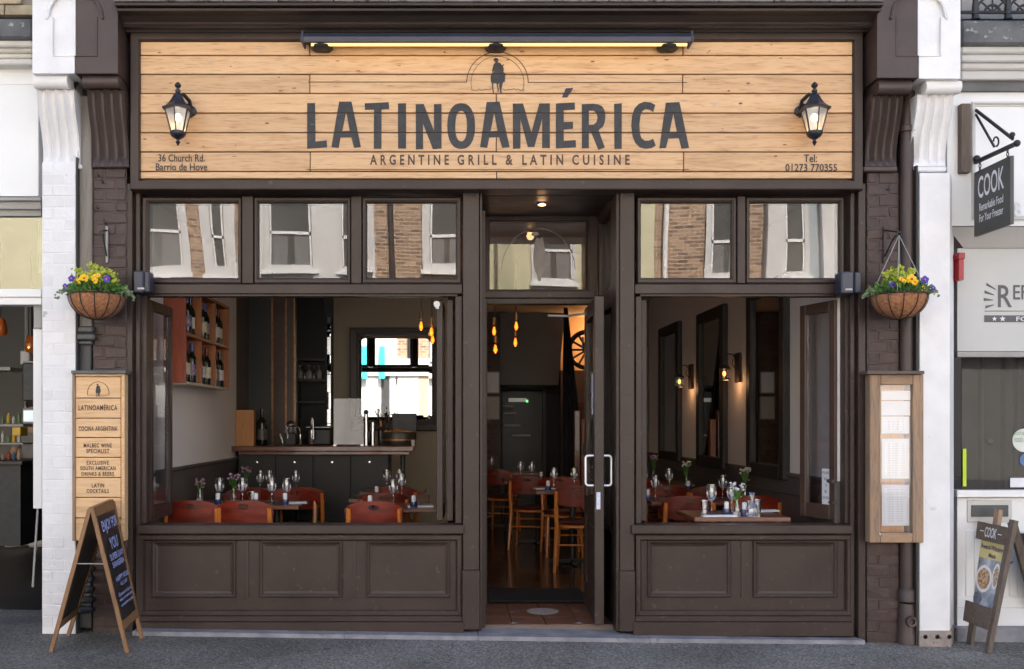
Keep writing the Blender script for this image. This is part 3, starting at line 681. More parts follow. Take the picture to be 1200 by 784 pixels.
# ------------------------------------------------------------------ PILASTERS, PIERS, CONSOLES
def brick_pier(name, lab, mat, p0, p1, q0, d, zbot, depth, seed, cat='pier', bw=.215):
    random.seed(seed); jt = .35 if 'white' in name else 1.2
    x0, x1 = X(p0, d), X(p1, d); zt = Z(q0, d)
    t = thing(name, lab, cat, ((x0 + x1) / 2, d, zbot))
    MB().box(x0 + .002, x1 - .002, d + (.0022 if 'white' in name else .0045), d + depth, zbot, zt).build('mortar_core', mat, t)
    ch = .0745; nrow = int((zt - zbot) / ch) + 1; meshes = {}
    def bm_(l, v):
        k = (round(l, 2), v)
        if k not in meshes:
            b = MB().box(-l / 2 + .0035, l / 2 - .0035, -.004, .03, -.0335, .0335, .0025 if 'white' in name else .006)
            me = bpy.data.meshes.new('brick')
            me.from_pydata([(x + random.uniform(-.0035, .0035) * jt, y + random.uniform(-.0025, .0025) * jt, z + random.uniform(-.004, .004) * jt) for x, y, z in b.v], [], b.f); me.materials.append(mat); meshes[k] = me
        return meshes[k]
    W = x1 - x0
    for r in range(nrow):
        z = zt - (r + .5) * ch
        cuts = [x0, x0 + (W * .68 if r % 2 else W * .34), x1] if W < .3 else [x0, x0 + (.11 if r % 2 else .215), x1]
        for a, b in zip(cuts[:-1], cuts[1:]):
            if z - .04 < zbot: continue
            piece(bm_(b - a, random.randrange(4)), 'brick', t, ((a + b) / 2, d + .004 + random.uniform(-.0015, .0015), z), (random.uniform(-.02, .02) * jt, random.uniform(-.006, .006) * jt, random.uniform(-.012, .012) * jt))
    return t
lw_ = brick_pier('white_pilaster', 'white painted brick pilaster between the cafe and the brown shopfront', WHITEB, 49, 88.5, 190, -.13, gz(-2.6) + .0, .3, 1, 'pilaster')
lb_ = brick_pier('brown_brick_pier', 'brown painted brick pier behind the left flower basket', BROWNR, 108.5, 148.5, 196, -.06, gz(-2.3), .2, 2)
rb_ = brick_pier('brown_brick_pier', 'brown painted brick pier beside the round downpipe', BROWNR, 1016, 1054, 202, -.06, gz(2.9), .2, 3)
MB().box(X(88.5, -.12) + .001, X(88.5, -.12) + .012, -.12, .1, gz(-2.4) - .05, Z(190)).box(X(88.5, -.1), X(108.5, 0), .02, .1, gz(-2.4), Z(60)).build('pier_gap_shade', DKWALL, kind='structure')  # dark strip added over the white pilaster side as gap shade, plus gap backing
MB().box(X(1076.4, -.14) - .012, X(1076.4, -.14) - .001, -.135, .1, gz(3) - .05, Z(200)).box(X(1054, 0), X(1080, 0), .02, .1, gz(3) - .02, Z(60)).build('pier_gap_shade', DKWALL, kind='structure')  # same on the right: shade beside the downpipe made as a dark strip, plus backing

def console(p0, p1, qb, d, mat, parent, archc, arw, ret, pr0, pr1, rq0, rq1, fl0, fl1, fq0, fq1, lq, nfl=4, block_top=-14):
    # block with arched recess, half-round roll, fluted scroll bracket and ledge
    x0, x1 = X(p0, d), X(p1, d); zb, zt = Z(qb, d), Z(block_top, d)
    def fn(u, v, t): return (u, d + t, v)
    s = 1 if archc > (p0 + p1) / 2 else -1     # arch centre on the shared edge: s=+1 right edge, -1 left edge
    e_ = x1 if s > 0 else x0; o_ = x0 if s > 0 else x1; hw = X(30) - X(0); zs = Z(20, d); za0 = Z(66, d)
    ai = [(e_ - s * hw * math.cos(a), zs + .165 * math.sin(a)) for a in [PI / 2 * i / 12 for i in range(13)]]
    ol = [(o_, zb), (e_, zb), (e_, za0), (e_ - s * (hw - .03), za0), (e_ - s * (hw - .03), zs)] + ai + [(e_, zt), (o_, zt)]
    MB().poly([ol], fn, 0, .014).box(x0, x1, d + .0145, .05, zb, zt).build('console_block', mat, parent)
    # mouldings round arch
    m = MB(); m.tube([(ai[0][0] - s * .012, d - .004, ai[0][1] - .012)] + [(a, d - .004, b) for a, b in ai], .011, 6); m.tube([(e_ - s * (hw - .03), d - .001, zs), (e_ - s * (hw - .03), d - .001, za0), (e_, d - .001, za0)], .005, 5); m.build('arch_moulding', mat, parent, smooth=True)
    # roll
    a, b = X(rq0, d + .05), X(rq1, d + .05); zc = Z((pr0 + pr1) / 2, d + .05); rr = abs(Z(pr0, d + .05) - Z(pr1, d + .05)) / 2
    MB().tube([(a, d + .05 + rr * .4, zc), (b, d + .05 + rr * .4, zc)], rr, 20).box(a + .003, b - .003, d + .05 + rr * .4, .05, zc - rr * .85, zc + rr).build('scroll_roll', mat, parent, smooth=True)
    # flutes
    fd = d + .08; X0, X1 = X(fl0, fd), X(fl1, fd); z0, z1 = Z(fq0, fd), Z(fq1, fd)
    def gf(u, v):
        # v: 0 top .. 1 bottom, S-profile
        yb = fd + .10 * (1 - math.cos(PI * min(1, v * 1.15))) / 2 * 1.0
        fl = abs(math.sin(PI * u * nfl)); dep = .036 * fl * (1 - .3 * v) if .02 < u < .98 else 0
        e = min(1, (1 - v) * 9); e2 = min(1, v * 14 + .55)
        return (X0 + (X1 - X0) * u, yb + dep * e * e2, z0 + (z1 - z0) * v)
    m = MB(); m.grid(gf, nfl * 12, 40)
    # side cheeks
    for u in (0, 1):
        v = []; f = []
        for j in range(41):
            p = gf(u, j / 40); v += [p, (p[0], .05, p[2])]
        for j in range(40): f.append((2 * j, 2 * j + 1, 2 * j + 3, 2 * j + 2))
        m.add(v, f)
    m.build('fluted_bracket', mat, parent, smooth=True)
    MB().box(X0 - .012, X1 + .012, fd + .10, .05, Z(lq, fd + .1), z1 + .004, .008).build('ledge', mat, parent)

console(38, 87.3, 86, -.28, WHITE, lw_, 87, 21, 1, 87.5, 103, 40, 80, 43, 86.5, 104.5, 188, 198)
console(88, 138, 86, -.275, BROWNC, lb_, 88, 21, 1, 87.5, 103, 98, 140, 102, 145, 104.5, 190, 196)
console(1028, 1076.4, 91, -.275, BROWNC, rb_, 1076, 21, -1, 93, 110, 1028, 1067, 1021.5, 1058.5, 111, 190, 201)
rw_ = thing('white_pilaster', 'white rendered pilaster on a pinkish stone base right of the downpipe', 'pilaster', (X(1100), -.2, gz(3.2)))
console(1077, 1125.5, 92, -.28, WHITE, rw_, 1077, 21, -1, 94, 109, 1084, 1125.5, 1075, 1117, 110, 190, 201)
# right rendered pilaster shaft: front face, splayed return
zt, zb = Z(200, -.2), gz(3.2)
x0, x1, x2 = X(1078, -.14), X(1113, -.14), X(1128.5, -.02)
m = MB(); za = Z(739, -.14); m.add([(x0, -.14, za), (x1, -.14, za), (x2, .1, za), (x0, .1, za), (x0, -.14, zt), (x1, -.14, zt), (x2, .1, zt), (x0, .1, zt)], [(0,1,5,4),(1,2,6,5),(2,3,7,6),(3,0,4,7),(4,5,6,7),(0,3,2,1)])
m.build('shaft', WHITE, rw_)
m = MB(); x0 -= .006; x1 += .006; x2 += .004; m.add([(x0, -.146, zb - .08), (x1, -.146, zb - .08), (x2, .1, zb - .08), (x0, .1, zb - .08), (x0, -.146, za), (x1, -.146, za), (x2, .1, za), (x0, .1, za)], [(0,1,5,4),(1,2,6,5),(2,3,7,6),(3,0,4,7),(4,5,6,7),(0,3,2,1)])
m.build('base_stone', PINKST, rw_)
for px in (1084, 1098, 1112): MB().lathe([(.0, 0), (.009, -.001), (.015, .001), (.017, .004)], (X(px, -.14), -.1475, Z(746, -.14)), 12, axis='y').lathe([(.0, -.0015), (.008, -.0015)], (X(px, -.14), -.1475, Z(746, -.14)), 10, axis='y').build('fixing_hole', BLACK, rw_)
# grey timber pipe cover, left
lp = thing('grey_downpipe', 'square grey weathered downpipe left of the brown pier', 'downpipe', (X(99, -.05), -.05, gz(-2.4)))
WOODG = woodmat('weathered_grey_paint', (.22, .195, .17), (.16, .14, .122), (.5, .5, .5), 2, .6, inst=.0)
MB().pbox(90.5, 107.5, 112, 384, -.08, .0, .006).build('upper_length', WOODG, lp)
MB().pbox(90, 106.5, 398, 736, -.07, .0, .006).build('lower_length', M('dark_grey_pipe', (.05, .052, .055), (.035, .036, .04), 8, .5), lp)
MB().pbox(87.5, 109, 382, 390, -.11, .0, .01).pbox(86, 110.5, 390.5, 398.5, -.12, .0, .01).pbox(89.5, 107.5, 398.8, 404, -.1, .0, .008).build('hopper_collar', M('collar_grey', (.06, .062, .065), (.04, .04, .044), 8, .45), lp)
for i, q in enumerate((652, 664, 676, 688, 700, 712)): MB().pbox(89, 108, q, q + 7, -.12 - .004 * (i % 2), -.06, .01).build('black_rib', BLACK, lp)
MB().tube([(X(88, -.05), -.1, Z(112)), (X(92, -.05), -.12, Z(106)), (X(98), -.1, Z(100)), (X(100), -.06, Z(94))], .018, 8).build('pipe_elbow', DBROWN, lp, smooth=True)
# brown downpipe, right
rp = thing('brown_downpipe', 'round brown painted downpipe running down the right pier', 'downpipe', (X(1062.5, -.06), -.06, gz(3)))
cx = X(1062.5, -.07); rr = 7.6 / 175
MB().tube([(cx + .03, -.05, Z(112)), (cx + .01, -.06, Z(128)), (cx, -.07, Z(150)), (cx, -.07, Z(704, -.07))], rr, 20).build('pipe', BROWNC, rp, smooth=True)
MB().lathe([(rr + .002, 0), (rr + .012, .004), (rr + .012, .04), (rr + .002, .045)], (cx, -.07, Z(156, -.07)), 20).build('pipe_collar', BROWNC, rp, smooth=True)
zz = Z(745, -.1)
MB().lathe([(rr + .002, .34), (rr + .014, .325), (rr + .016, .255), (rr + .004, .245)], (cx, -.07, zz - .03), 20).build('shoe_collar', BROWNC, rp, smooth=True)
MB().lathe([(rr + .004, .24), (rr + .012, .2), (rr + .016, .12), (rr + .012, .05), (rr + .02, .03), (rr + .02, -.06)], (cx, -.07, zz - .03), 20).build('pipe_shoe', BROWNC, rp, smooth=True)
MB().lathe([(.016, .03), (.018, -.012), (.034, -.014), (.038, .0), (.038, .04)], (cx + .004, -.13, zz + .10), 18, axis='y', cap=False).lathe([(0, .012), (.017, .012)], (cx + .004, -.13, zz + .10), 14, axis='y').build('rodding_eye', BROWNC, rp, smooth=True)
# stone step along the base of the shopfront (four slabs)
st = thing('stone_step', 'worn pale stone threshold strip along the foot of the shopfront', 'step', (0, -.1, 0))
for a, b in ((158, 404), (404.5, 560), (560.5, 760), (760.5, 1013)):
    xa, xb = X(a, -.1), X(b, -.1); z0, z1 = gz(xa) + .028, gz(xb) + .026; yf = -.155
    m = MB(); m.add([(xa, yf, z0 - .1), (xb, yf + (.04 if b > 1000 else 0), z1 - .1), (xb, .12, z1 - .1), (xa, .12, z0 - .1), (xa, yf + .006, z0), (xb, yf + .006 + (.04 if b > 1000 else 0), z1), (xb, .12, z1), (xa, .12, z0)], [(0,1,5,4),(1,2,6,5),(2,3,7,6),(3,0,4,7),(4,5,6,7),(0,3,2,1)])
    m.build('step_slab', STONE, st)
# lobby floor: terracotta tiles with pale inlays
lf_ = thing('lobby_floor', 'terracotta tiled doorway floor with small pale inlays', 'tiled floor', (X(632), .4, .0))
x0, x1 = X(562) - .0, X(722) + .0; y0, y1 = .11, DB + .05
MB().box(x0, x1, y0, y1, -.06, .018).build('mortar_bed', M('tile_grout', (.16, .13, .11), None, 9, .8), lf_)
nx, ny = 4, 3
for i in range(nx):
    for j in range(ny):
        a = x0 + (x1 - x0) * i / nx; c = y0 + (y1 - y0) * j / ny
        MB().box(a + .003, a + (x1 - x0) / nx - .003, c + .003, c + (y1 - y0) / ny - .003, .0, .024, .002).build('floor_tile', TILE, lf_)
for px, py, s in ((602, 730, .035), (678, 730, .035), (600, 717, .026), (676, 716, .026)):
    d = F * (CZ - .026) / (py - VY) - D0
    xx = X(px, d); m = MB(); m.add([(xx - s, d, .0262), (xx, d - s * .8, .0262), (xx + s, d, .0262), (xx, d + s * .8, .0262)], [(0, 1, 2, 3)]); m.build('inlay_diamond', TILEW, lf_)
d = F * (CZ - .026) / (716 - VY) - D0; xx = X(636, d)
MB().lathe([(0, 0), (.115, 0), (.115, .002), (0, .002)], (xx, d, .0245), 28).build('inlay_disc', TILEW, lf_)
MB().box(X(572, 1.1), X(692, .9), .95, 1.5, .02, .034, .005).build('door_mat', MAT_, label='black rectangular mat just inside the open door', cat='mat')

# recess downlight
dl = thing('recessed_downlight', 'small lit spotlight in the ceiling of the doorway recess', 'light', (X(635, .35), .35, Z(233, .35)))
c = (X(635, .35), .35, Z(240, .35))
MB().lathe([(.03, .0), (.034, .012), (.02, .03), (.014, .05), (.014, .12)], c, 16).build('lamp_body', CHROME, dl, smooth=True)
MB().lathe([(0, -.006), (.02, -.004), (.028, .0)], c, 16, cap=False).build('bulb', SPOTE, dl, smooth=True)
li = bpy.data.lights.new('downlight_glow', 'POINT'); li.energy = .1; li.color = (1, .55, .25); li.shadow_soft_size = .03
lo = bpy.data.objects.new('downlight_glow', li); COL.objects.link(lo); lo.location = (c[0], c[1], c[2] - .03)

# ------------------------------------------------------------------ OPEN DOOR LEAF
for px_, q_, l_ in ((116, 206, 'rusty hook on the left brown pier, topmost, just under the fluted bracket'), (121, 214, 'rusty hook on the left brown pier, second from the top'), (115, 244, 'rusty hook on the left brown pier, third from the top'), (124, 262, 'rusty hook on the left brown pier, just over the basket bracket'), (1040, 222, 'small rusty hook on the right brown pier over the basket bracket')):
    xx, zz = X(px_, -.06), Z(q_, -.06); MB().tube([(xx, -.055, zz), (xx, -.085, zz - .004), (xx, -.09, zz + .02)], .005, 6).build('wall_hook', BLACK, label=l_, cat='hook', group='hooks in the brown piers')
dr = thing('open_door', 'tall brown glazed door standing open into the doorway with steel pull handles', 'door', (X(690, DB) - .01, DB, .03))
xl = .99; yb_, yf_ = DB - .01, .03; z0 = .035; ztp = Z(347, yf_)
th = .05
MB().box(xl, xl + th + .014, yf_, yf_ + .1, z0, ztp, .003).build('lock_stile', BROWN, dr)
MB().box(xl + .005, xl + th, yb_ - .1, yb_, z0, ztp, .003).build('hinge_stile', BROWN, dr)
MB().box(xl + .005, xl + th, yf_ + .1, yb_ - .1, z0, z0 + .18, .003).build('bottom_rail', BROWN, dr)
MB().box(xl + .005, xl + th, yf_ + .1, yb_ - .1, .72, .86, .003).build('middle_rail', BROWN, dr)
MB().box(xl + .005, xl + th, yf_ + .1, yb_ - .1, ztp - .11, ztp, .003).build('top_rail', BROWN, dr)
MB().box(xl + .018, xl + .036, yf_ + .1, yb_ - .1, z0 + .18, .72).box(xl + .008, xl + .046, yf_ + .14, yb_ - .14, z0 + .22, .68, .01).build('kick_panel', BROWN, dr)
MB().box(xl + .024, xl + .03, yf_ + .1, yb_ - .1, .86, ztp - .11).build('door_glass', GCLEAR, dr)
for sgn, xx in ((-1, xl), (1, xl + th + .014)):
    zt_, zb_ = Z(534, .08), Z(569, .08); e = sgn * .055
    pts = [(xx, .08, zt_)] + [(xx + e - sgn * .02 + sgn * .02 * math.sin(a), .08, zt_ - .02 + .02 * math.cos(a)) for a in [PI / 2 * i / 5 for i in range(6)]] + [(xx + e - sgn * .02 + sgn * .02 * math.cos(a), .08, zb_ + .02 - .02 * math.sin(a)) for a in [PI / 2 * i / 5 for i in range(6)]] + [(xx, .08, zb_)]
    MB().tube(pts, .0095, 10).build('pull_handle', ALU, dr, smooth=True)
MB().box(X(705, .02), X(709.6, .02), .0275, .031, Z(597, .02), Z(577, .02)).build('lock_plate', M('printed_lock_label', (.5, .55, .75), (.7, .7, .75), 60, .5), dr)
MB().box(xl - .004, xl + .004, .14, .2, Z(486, .1), Z(438, .1), .002).build('sticker_strip', M('foil_sticker', (.55, .55, .65), (.25, .25, .3), 40, .3), dr)
MB().box(xl + .004, xl + .055, yb_ - .22, yb_ - .02, ztp - .07, ztp - .01, .008).build('closer_body', ALU, dr)
MB().tube([(xl + .02, yb_ - .12, ztp - .04), (xl - .12, DB - .03, ztp - .05), (xl - .27, DB - .02, ztp - .045)], .009, 8).build('closer_arm', ALU, dr)
dr.rotation_euler = (0, 0, R(-2.4))
for z in (.3, 1.2, 2.0): MB().tube([(xl - .006, DB - .008, z - .045), (xl - .006, DB - .008, z + .045)], .008, 8).build('hinge', BLACK, dr)

# ------------------------------------------------------------------ folded window sashes
def sash(name_lab, x0, y0, x1, y1, z0, z1, gm=GCLEAR, mat=BROWN, st=.055, th=.042, lockz=None, parent=None):
    v = Vector((x1 - x0, y1 - y0, 0)); L = v.length; v /= L; nrm = Vector((-v.y, v.x, 0))
    t = thing('window_sash', name_lab, 'window sash', (x0, y0, z0), 'folding window sashes')
    def bx(a, b, c, d, tt=th, ch=.003):
        m = MB().box(a, b, -tt / 2, tt / 2, c, d, ch)
        m.v = [(x0 + v.x * p[0] + nrm.x * p[1], y0 + v.y * p[0] + nrm.y * p[1], p[2]) for p in m.v]; return m
    bx(0, st, z0, z1).build('stile', mat, t); bx(L - st, L, z0, z1).build('stile', mat, t)
    bx(st, L - st, z1 - st * 1.2, z1).build('top_rail', mat, t); bx(st, L - st, z0, z0 + st * 1.7).build('bottom_rail', mat, t)
    bx(st, L - st, z0 + st * 1.7, z1 - st * 1.2, .006, 0).build('glass_pane', gm, t)
    return t
zs, ze = Z(612) - .0, Z(349)
GS = glass('sash_glass', .2, (.97, .97, .98), 0, False)
sash('left window sash folded back against the pale side wall', X(171.5) - .02, .1, X(171.5) - .012, .58, zs, ze, GS)
s_ = sash('white notice sash at the right end of the right window, swung halfway in', X(989), .11, X(940, .47), .47, zs, ze, GS, M('warm_brown_paint', (.085, .05, .038), (.065, .038, .03), 3, .4), .06)
s_['label'] = 'window sash with a white paper notice, swung in at the far right'
# notice stuck on its glass
v = Vector((X(940, .47) - X(989), .36, 0)); L = v.length; v /= L; nr = Vector((v.y, -v.x, 0))
if nr.y > 0: nr = -nr
def nf(u, vv, o=.008): p = Vector((X(989), .11, 0)) + v * (L - .07 - .085 * (1 - u) - .24 + .02) + nr * o; return (p.x, p.y, Z(593, .3) + (Z(549, .3) - Z(593, .3)) * vv)
p = Vector((X(989), .11, 0)) 
def nf(u, vv, o=.008):
    q = p + v * (.15 - .085 * u + 0.0) + nr * o; return (q.x, q.y, Z(592, .25) + (Z(549, .25) - Z(592, .25)) * vv)
m = MB(); m.add([nf(0, 0), nf(1, 0), nf(1, 1), nf(0, 1)], [(0, 1, 2, 3)]); nt_ = m.build('paper_notice', PAPER, s_)
m = MB()
for i, s in enumerate(('PLEASE', 'WAIT', 'TO', 'BE', 'SEATED')):
    put_text(m, s, lambda u, v_, i=i, s=s: nf(.5 + (u - .5) * len(s) * .13, .86 - i * .17 + v_ * .07, .0095))
m.build('notice_lettering', INK, nt_)
xs = X(752.5)
sash('sash folded back against the doorway side of the right window', xs + .03, .1, xs + .055, .62, zs, ze, GS)
xs = X(532.5)
sash('outermost folded sash at the right end of the left window', xs - .03, .1, xs - .02, .6, zs, ze, GS)
sash('second folded sash at the right end of the left window', xs - .10, .12, xs - .085, .62, zs, ze, GS)
lk = MB().tube([(X(512, .12), .12, Z(357, .12)), (X(512, .12), .09, Z(357, .12))], .022, 16).tube([(X(512.5, .1), .1, Z(358)), (X(512.5, .1), .1, Z(360))], .012, 10)
lk.build('round_camera', WHITES, label='small round white device at the top of the left window opening', cat='sensor')

# alarm boxes
for (a, b, c, e, lab) in ((156, 175, 317, 343, 'small navy speaker box fixed at the left end of the transom rail'), (986, 1010, 318, 344, 'small navy speaker box fixed at the right end of the transom rail')):
    t = thing('speaker_box', lab, 'speaker', (X((a + b) / 2), -.12, Z(e)), 'navy boxes on the transom rail')
    MB().pbox(a, a + (b - a) * .62, c, e, -.17, -.055, .008).build('box_front', NAVY, t)
    MB().pbox(a + (b - a) * .64, b, c + .5, e - .5, -.15, -.05, .008).build('box_side', NAVY, t)
    MB().pbox(a + 5, a + 13, e - 6, e - 4, -.1715, -.165).build('badge', LABELW, t)

# ------------------------------------------------------------------ hanging baskets
def basket(px, qr, d, rad, lab, seed, chains, hook):
    random.seed(seed); c = Vector((X(px, d), d, Z(qr, d))); r = rad
    t = thing('hanging_basket', lab, 'hanging basket', tuple(c), 'flower baskets on the piers')
    H = Z(346, d) - Z(374.5, d)
    pf = [(r * math.cos(a), -H * math.sin(a)) for a in [PI / 2 * i / 9 for i in range(10)]]
    MB().lathe([(0, -H)] + pf[::-1] if False else pf, c, 28, cap=False).lathe([(r * .97, -.005), (.0, -.012)], c, 28, cap=False).build('coconut_liner', TERRA, t, smooth=True)
    MB().tube([(c.x + (r + .003) * math.cos(a), c.y + (r + .003) * math.sin(a), c.z) for a in [2 * PI * i / 28 for i in range(28)]], .005, 6, closed=True).build('rim_wire', BLACK, t, smooth=True)
    for k in range(12):
        a = PI / 12 + 2 * PI * k / 12
        MB().tube([(c.x + (q + .004) * math.cos(a), c.y + (q + .004) * math.sin(a), c.z + z) for q, z in pf], .0032, 5).build('wire_rib', BLACK, t, smooth=True)
    def leafmb(spread, n, zlo, zhi, size, up):
        m = MB()
        for i in range(n):
            a = random.uniform(0, 2 * PI); q = r * spread * math.sqrt(random.random()); p = c + Vector((q * math.cos(a), q * math.sin(a), random.uniform(zlo, zhi) * (1 - .5 * (q / r) ** 2)))
            dr_ = Vector((math.cos(a) * random.uniform(.2, 1), math.sin(a) * random.uniform(.2, 1), random.uniform(-.2, up))).normalized(); s = size * random.uniform(.6, 1.3)
            sd_ = dr_.cross(Vector((random.uniform(-1, 1), random.uniform(-1, 1), random.uniform(.2, 1)))).normalized() * s * .3
            nn = dr_.cross(sd_).normalized() * s * .1
            m.add([p, p + dr_ * s * .5 + sd_ + nn, p + dr_ * s, p + dr_ * s * .5 - sd_ + nn, p + dr_ * s * .5 - nn * .3], [(0, 1, 4), (1, 2, 4), (2, 3, 4), (3, 0, 4)])
        return m
    leafmb(1.0, 460, -.005, .085, .036, 1.2).build('foliage', LEAF, t, kind='stuff')
    leafmb(1.12, 160, -.01, .045, .032, .5).build('grey_foliage', LEAFG, t, kind='stuff')
    m = MB()      # lime sprigs
    for sx, h, n in sprigs:
        for i in range(n):
            p = c + Vector((sx + random.uniform(-.028, .028), random.uniform(-.05, .05), random.uniform(.05, h)))
            for k in range(2):
                dr_ = Vector((random.uniform(-1, 1), random.uniform(-1, 1), random.uniform(.1, 1.2))).normalized(); s = random.uniform(.018, .034); sd_ = dr_.cross(Vector((.3, 1, .2))).normalized() * s * .28
                m.add([p, p + dr_ * s * .5 + sd_, p + dr_ * s, p + dr_ * s * .5 - sd_], [(0, 1, 2, 3)])
    m.build('lime_sprigs', LEAFY, t, kind='stuff')
    m = MB()
    for s_ in (-1, 1):
        for i in range(24):
            u = random.random(); p = c + Vector((s_ * (r + .07 * u), -.03 + random.uniform(-.03, .03), .03 - .05 * u * u + random.uniform(-.012, .012)))
            dr_ = Vector((s_, random.uniform(-.6, .6), random.uniform(-.7, .7))).normalized(); s = .022; sd_ = dr_.cross(Vector((.2, 1, .3))).normalized() * s * .35
            m.add([p, p + dr_ * s * .5 + sd_, p + dr_ * s, p + dr_ * s * .5 - sd_], [(0, 1, 2, 3)])
    m.build('trailing_leaves', LEAFG, t, kind='stuff')
    for fx, fz, mt, s in flowers:
        p = c + Vector((fx, -r * .75 + random.uniform(-.01, .01), fz)); m = MB()
        for k in range(5):
            a = PI / 2 + 2 * PI * k / 5 + random.uniform(-.15, .15); q = p + Vector((math.cos(a) * s * .55, random.uniform(-.003, .003), math.sin(a) * s * .55))
            m.ball(q, s * .58, 8, 4, (1, .25, .95))
        fo = m.build('pansy', mt, t, smooth=True)
        MB().ball(p + Vector((0, -s * .2, 0)), s * .2, 6, 4).build('flower_eye', INKB if mt is YEL else YEL, fo)
    # bracket and chains
    hx = hook
    m = MB(); by = -.075
    m.box(X(hx, by) - .008, X(hx, by) + .008, by, by + .01, Z(308, by), Z(265, by), .002); m.build('bracket_plate', GREYP if not chains else BLACK, t)
    e = Vector((c.x, c.y, Z(272, d))) if chains else Vector((X(117, d * .8), d * .7, Z(268, d)))
    MB().tube([(X(hx, by), by, Z(270, by)), (e.x, e.y, e.z)], .006, 6).tube([(X(hx, by), by, Z(300, by)), ((X(hx, by) + e.x) / 2, (by + e.y) / 2, Z(286, by)), (e.x * .85 + X(hx, by) * .15, e.y * .85, e.z - .01)], .005, 6).tube([(e.x + .014 * math.cos(a), e.y, e.z - .012 + .014 * math.sin(a)) for a in [2 * PI * i / 10 for i in range(10)]], .004, 6, closed=True).build('bracket_arm', BLACK, t, smooth=True)
    if chains:
        for k in range(4):
            a = PI / 4 + PI / 2 * k + .3
            MB().tube([(e.x, e.y, e.z - .02), (c.x + r * .97 * math.cos(a), c.y + r * .97 * math.sin(a), c.z)], .0028, 5).build('chain', GREYP, t)
sprigs = [(-.115, .155, 42), (-.02, .19, 90), (.035, .175, 50), (.10, .145, 34), (0, .11, 40)]
flowers = [(-.03, .09, YEL, .026), (-.06, .075, YEL, .02), (.03, .095, YEL, .022), (.035, .075, YEL, .02), (-.115, .09, VIO, .021), (.11, .085, VIO, .023), (.055, .11, YEL, .014), (-.15, .04, VIO, .017), (.0, .005, YEL, .012)]
basket(113.5, 346, -.26, .172, 'flower basket of yellow and violet pansies on the left brown pier', 11, False, 125)
sprigs = [(-.07, .15, 46), (-.01, .175, 90), (.055, .155, 46), (0, .1, 40)]
flowers = [(.02, .085, YEL, .030), (.035, .065, YEL, .022), (.095, .02, YEL, .022), (-.03, .07, YEL, .014), (.10, .08, VIO, .024), (-.10, .05, VIO, .02), (-.045, .085, YEL, .014), (.155, .03, VIO, .015), (-.01, .02, VIO, .013)]
basket(1053.5, 346, -.26, .172, 'flower basket hanging on chains beside the brown downpipe', 12, True, 1037)

# ------------------------------------------------------------------ timber boards on the piers

ls = thing('vertical_menu_sign', 'narrow vertical pine sign board listing the cuisine on the left pier', 'sign', (X(115, -.2), -.2, Z(635, -.2)))
d = -.15
MB().pbox(83, 147.5, 434, 438, d - .03, -.07, .003).build('top_cap', SLATE, ls)
MB().pbox(84.5, 88, 438.3, 634, d, -.08, .002).build('frame_stile', OLDWOOD, ls); MB().pbox(142, 146, 438.3, 634, d, -.08, .002).build('frame_stile', PINEV, ls)
MB().pbox(88.3, 141.7, 438.3, 441, d, -.1, .002).build('frame_rail', PINEV, ls)
qs = [441.3, 466.5, 490, 512.8, 536, 559.5, 583, 607, 634]
for a, b in zip(qs[:-1], qs[1:]):
    MB().pbox(88.3, 141.6, a + .5, b - .4, d + .012, -.1, .003).build('board', PINEV, ls)
dt = d + .009
for s, a, b, q0, q1 in (('LATINOAMÉRICA', 92, 137.5, 473, 481), ('COCINA ARGENTINA', 92, 137.5, 499.5, 505), ('MALBEC WINE', 98, 131, 519.5, 524.5), ('SPECIALIST', 101, 128, 526, 531), ('EXCLUSIVE', 101.5, 127.5, 539.8, 544.6), ('SOUTH AMERICAN', 94, 135.5, 546.3, 551), ('DRINKS & BEERS', 95.5, 133.5, 553, 557.6), ('LATIN', 107.5, 122, 566.5, 571.3), ('COCKTAILS', 101.5, 127.5, 573, 577.8)):
    m = MB(); ptext(m, s, a, b, q0, q1, dt, .022, sp=1.15); m.build('lettering', INKB, ls)
m = MB(); f2 = lambda u, v, t: (X(u, dt), dt + t, Z(v, dt)); pline(m, arc(115, 460, 12.5, PI, 2 * PI, 24) + [(127.5, 463), (102.5, 463), (102.5, 460)], .45, f2, 0, .003)
m.poly([[(115 + (x - 640) * .034, 457.5 + (y - 390) * .036) for x, y in RIDER]], f2, 0, .003); m.build('rider_emblem', INK, ls)

mc = thing('menu_case', 'weathered timber menu case with papers behind glass on the right pier', 'menu case', (X(1050, -.2), -.2, Z(636, -.2)))
d = -.155
MB().pbox(1016.5, 1083.5, 434.5, 438.5, d - .03, -.07, .003).build('top_cap', GREYWOODH, mc)
MB().pbox(1019.5, 1032, 439, 636, d, -.08, .004).build('frame_stile', OLDWOOD, mc)
MB().pbox(1070, 1082.5, 439, 636, d, -.08, .004).build('frame_stile', OLDWOOD, mc)
MB().pbox(1032.3, 1069.7, 439, 451, d, -.1, .004).build('frame_rail', OLDWOODH, mc)
MB().pbox(1032.3, 1069.7, 624.5, 636, d, -.1, .004).build('frame_rail', OLDWOODH, mc)
MB().pbox(1031, 1071, 450, 626, -.10, -.08).build('back_board', BOXW, mc)
MB().pbox(1031.5, 1070.5, 450.5, 625, d + .02, d + .024).build('glass_pane', glass('case_glass', .06, (.95, .95, .95), 0, False), mc)
MB().pbox(1030, 1033, 625, 628, d - .006, d + .01, .002).build('knob', CHROME, mc)
MENUP, N_, L_, P_ = newmat('printed_menu_page')
tc = N_.new('ShaderNodeNewGeometry'); mp = N_.new('ShaderNodeMapping'); mp.inputs['Scale'].default_value = (60, 1, 1); L_.new(tc.outputs['Position'], mp.inputs[0])
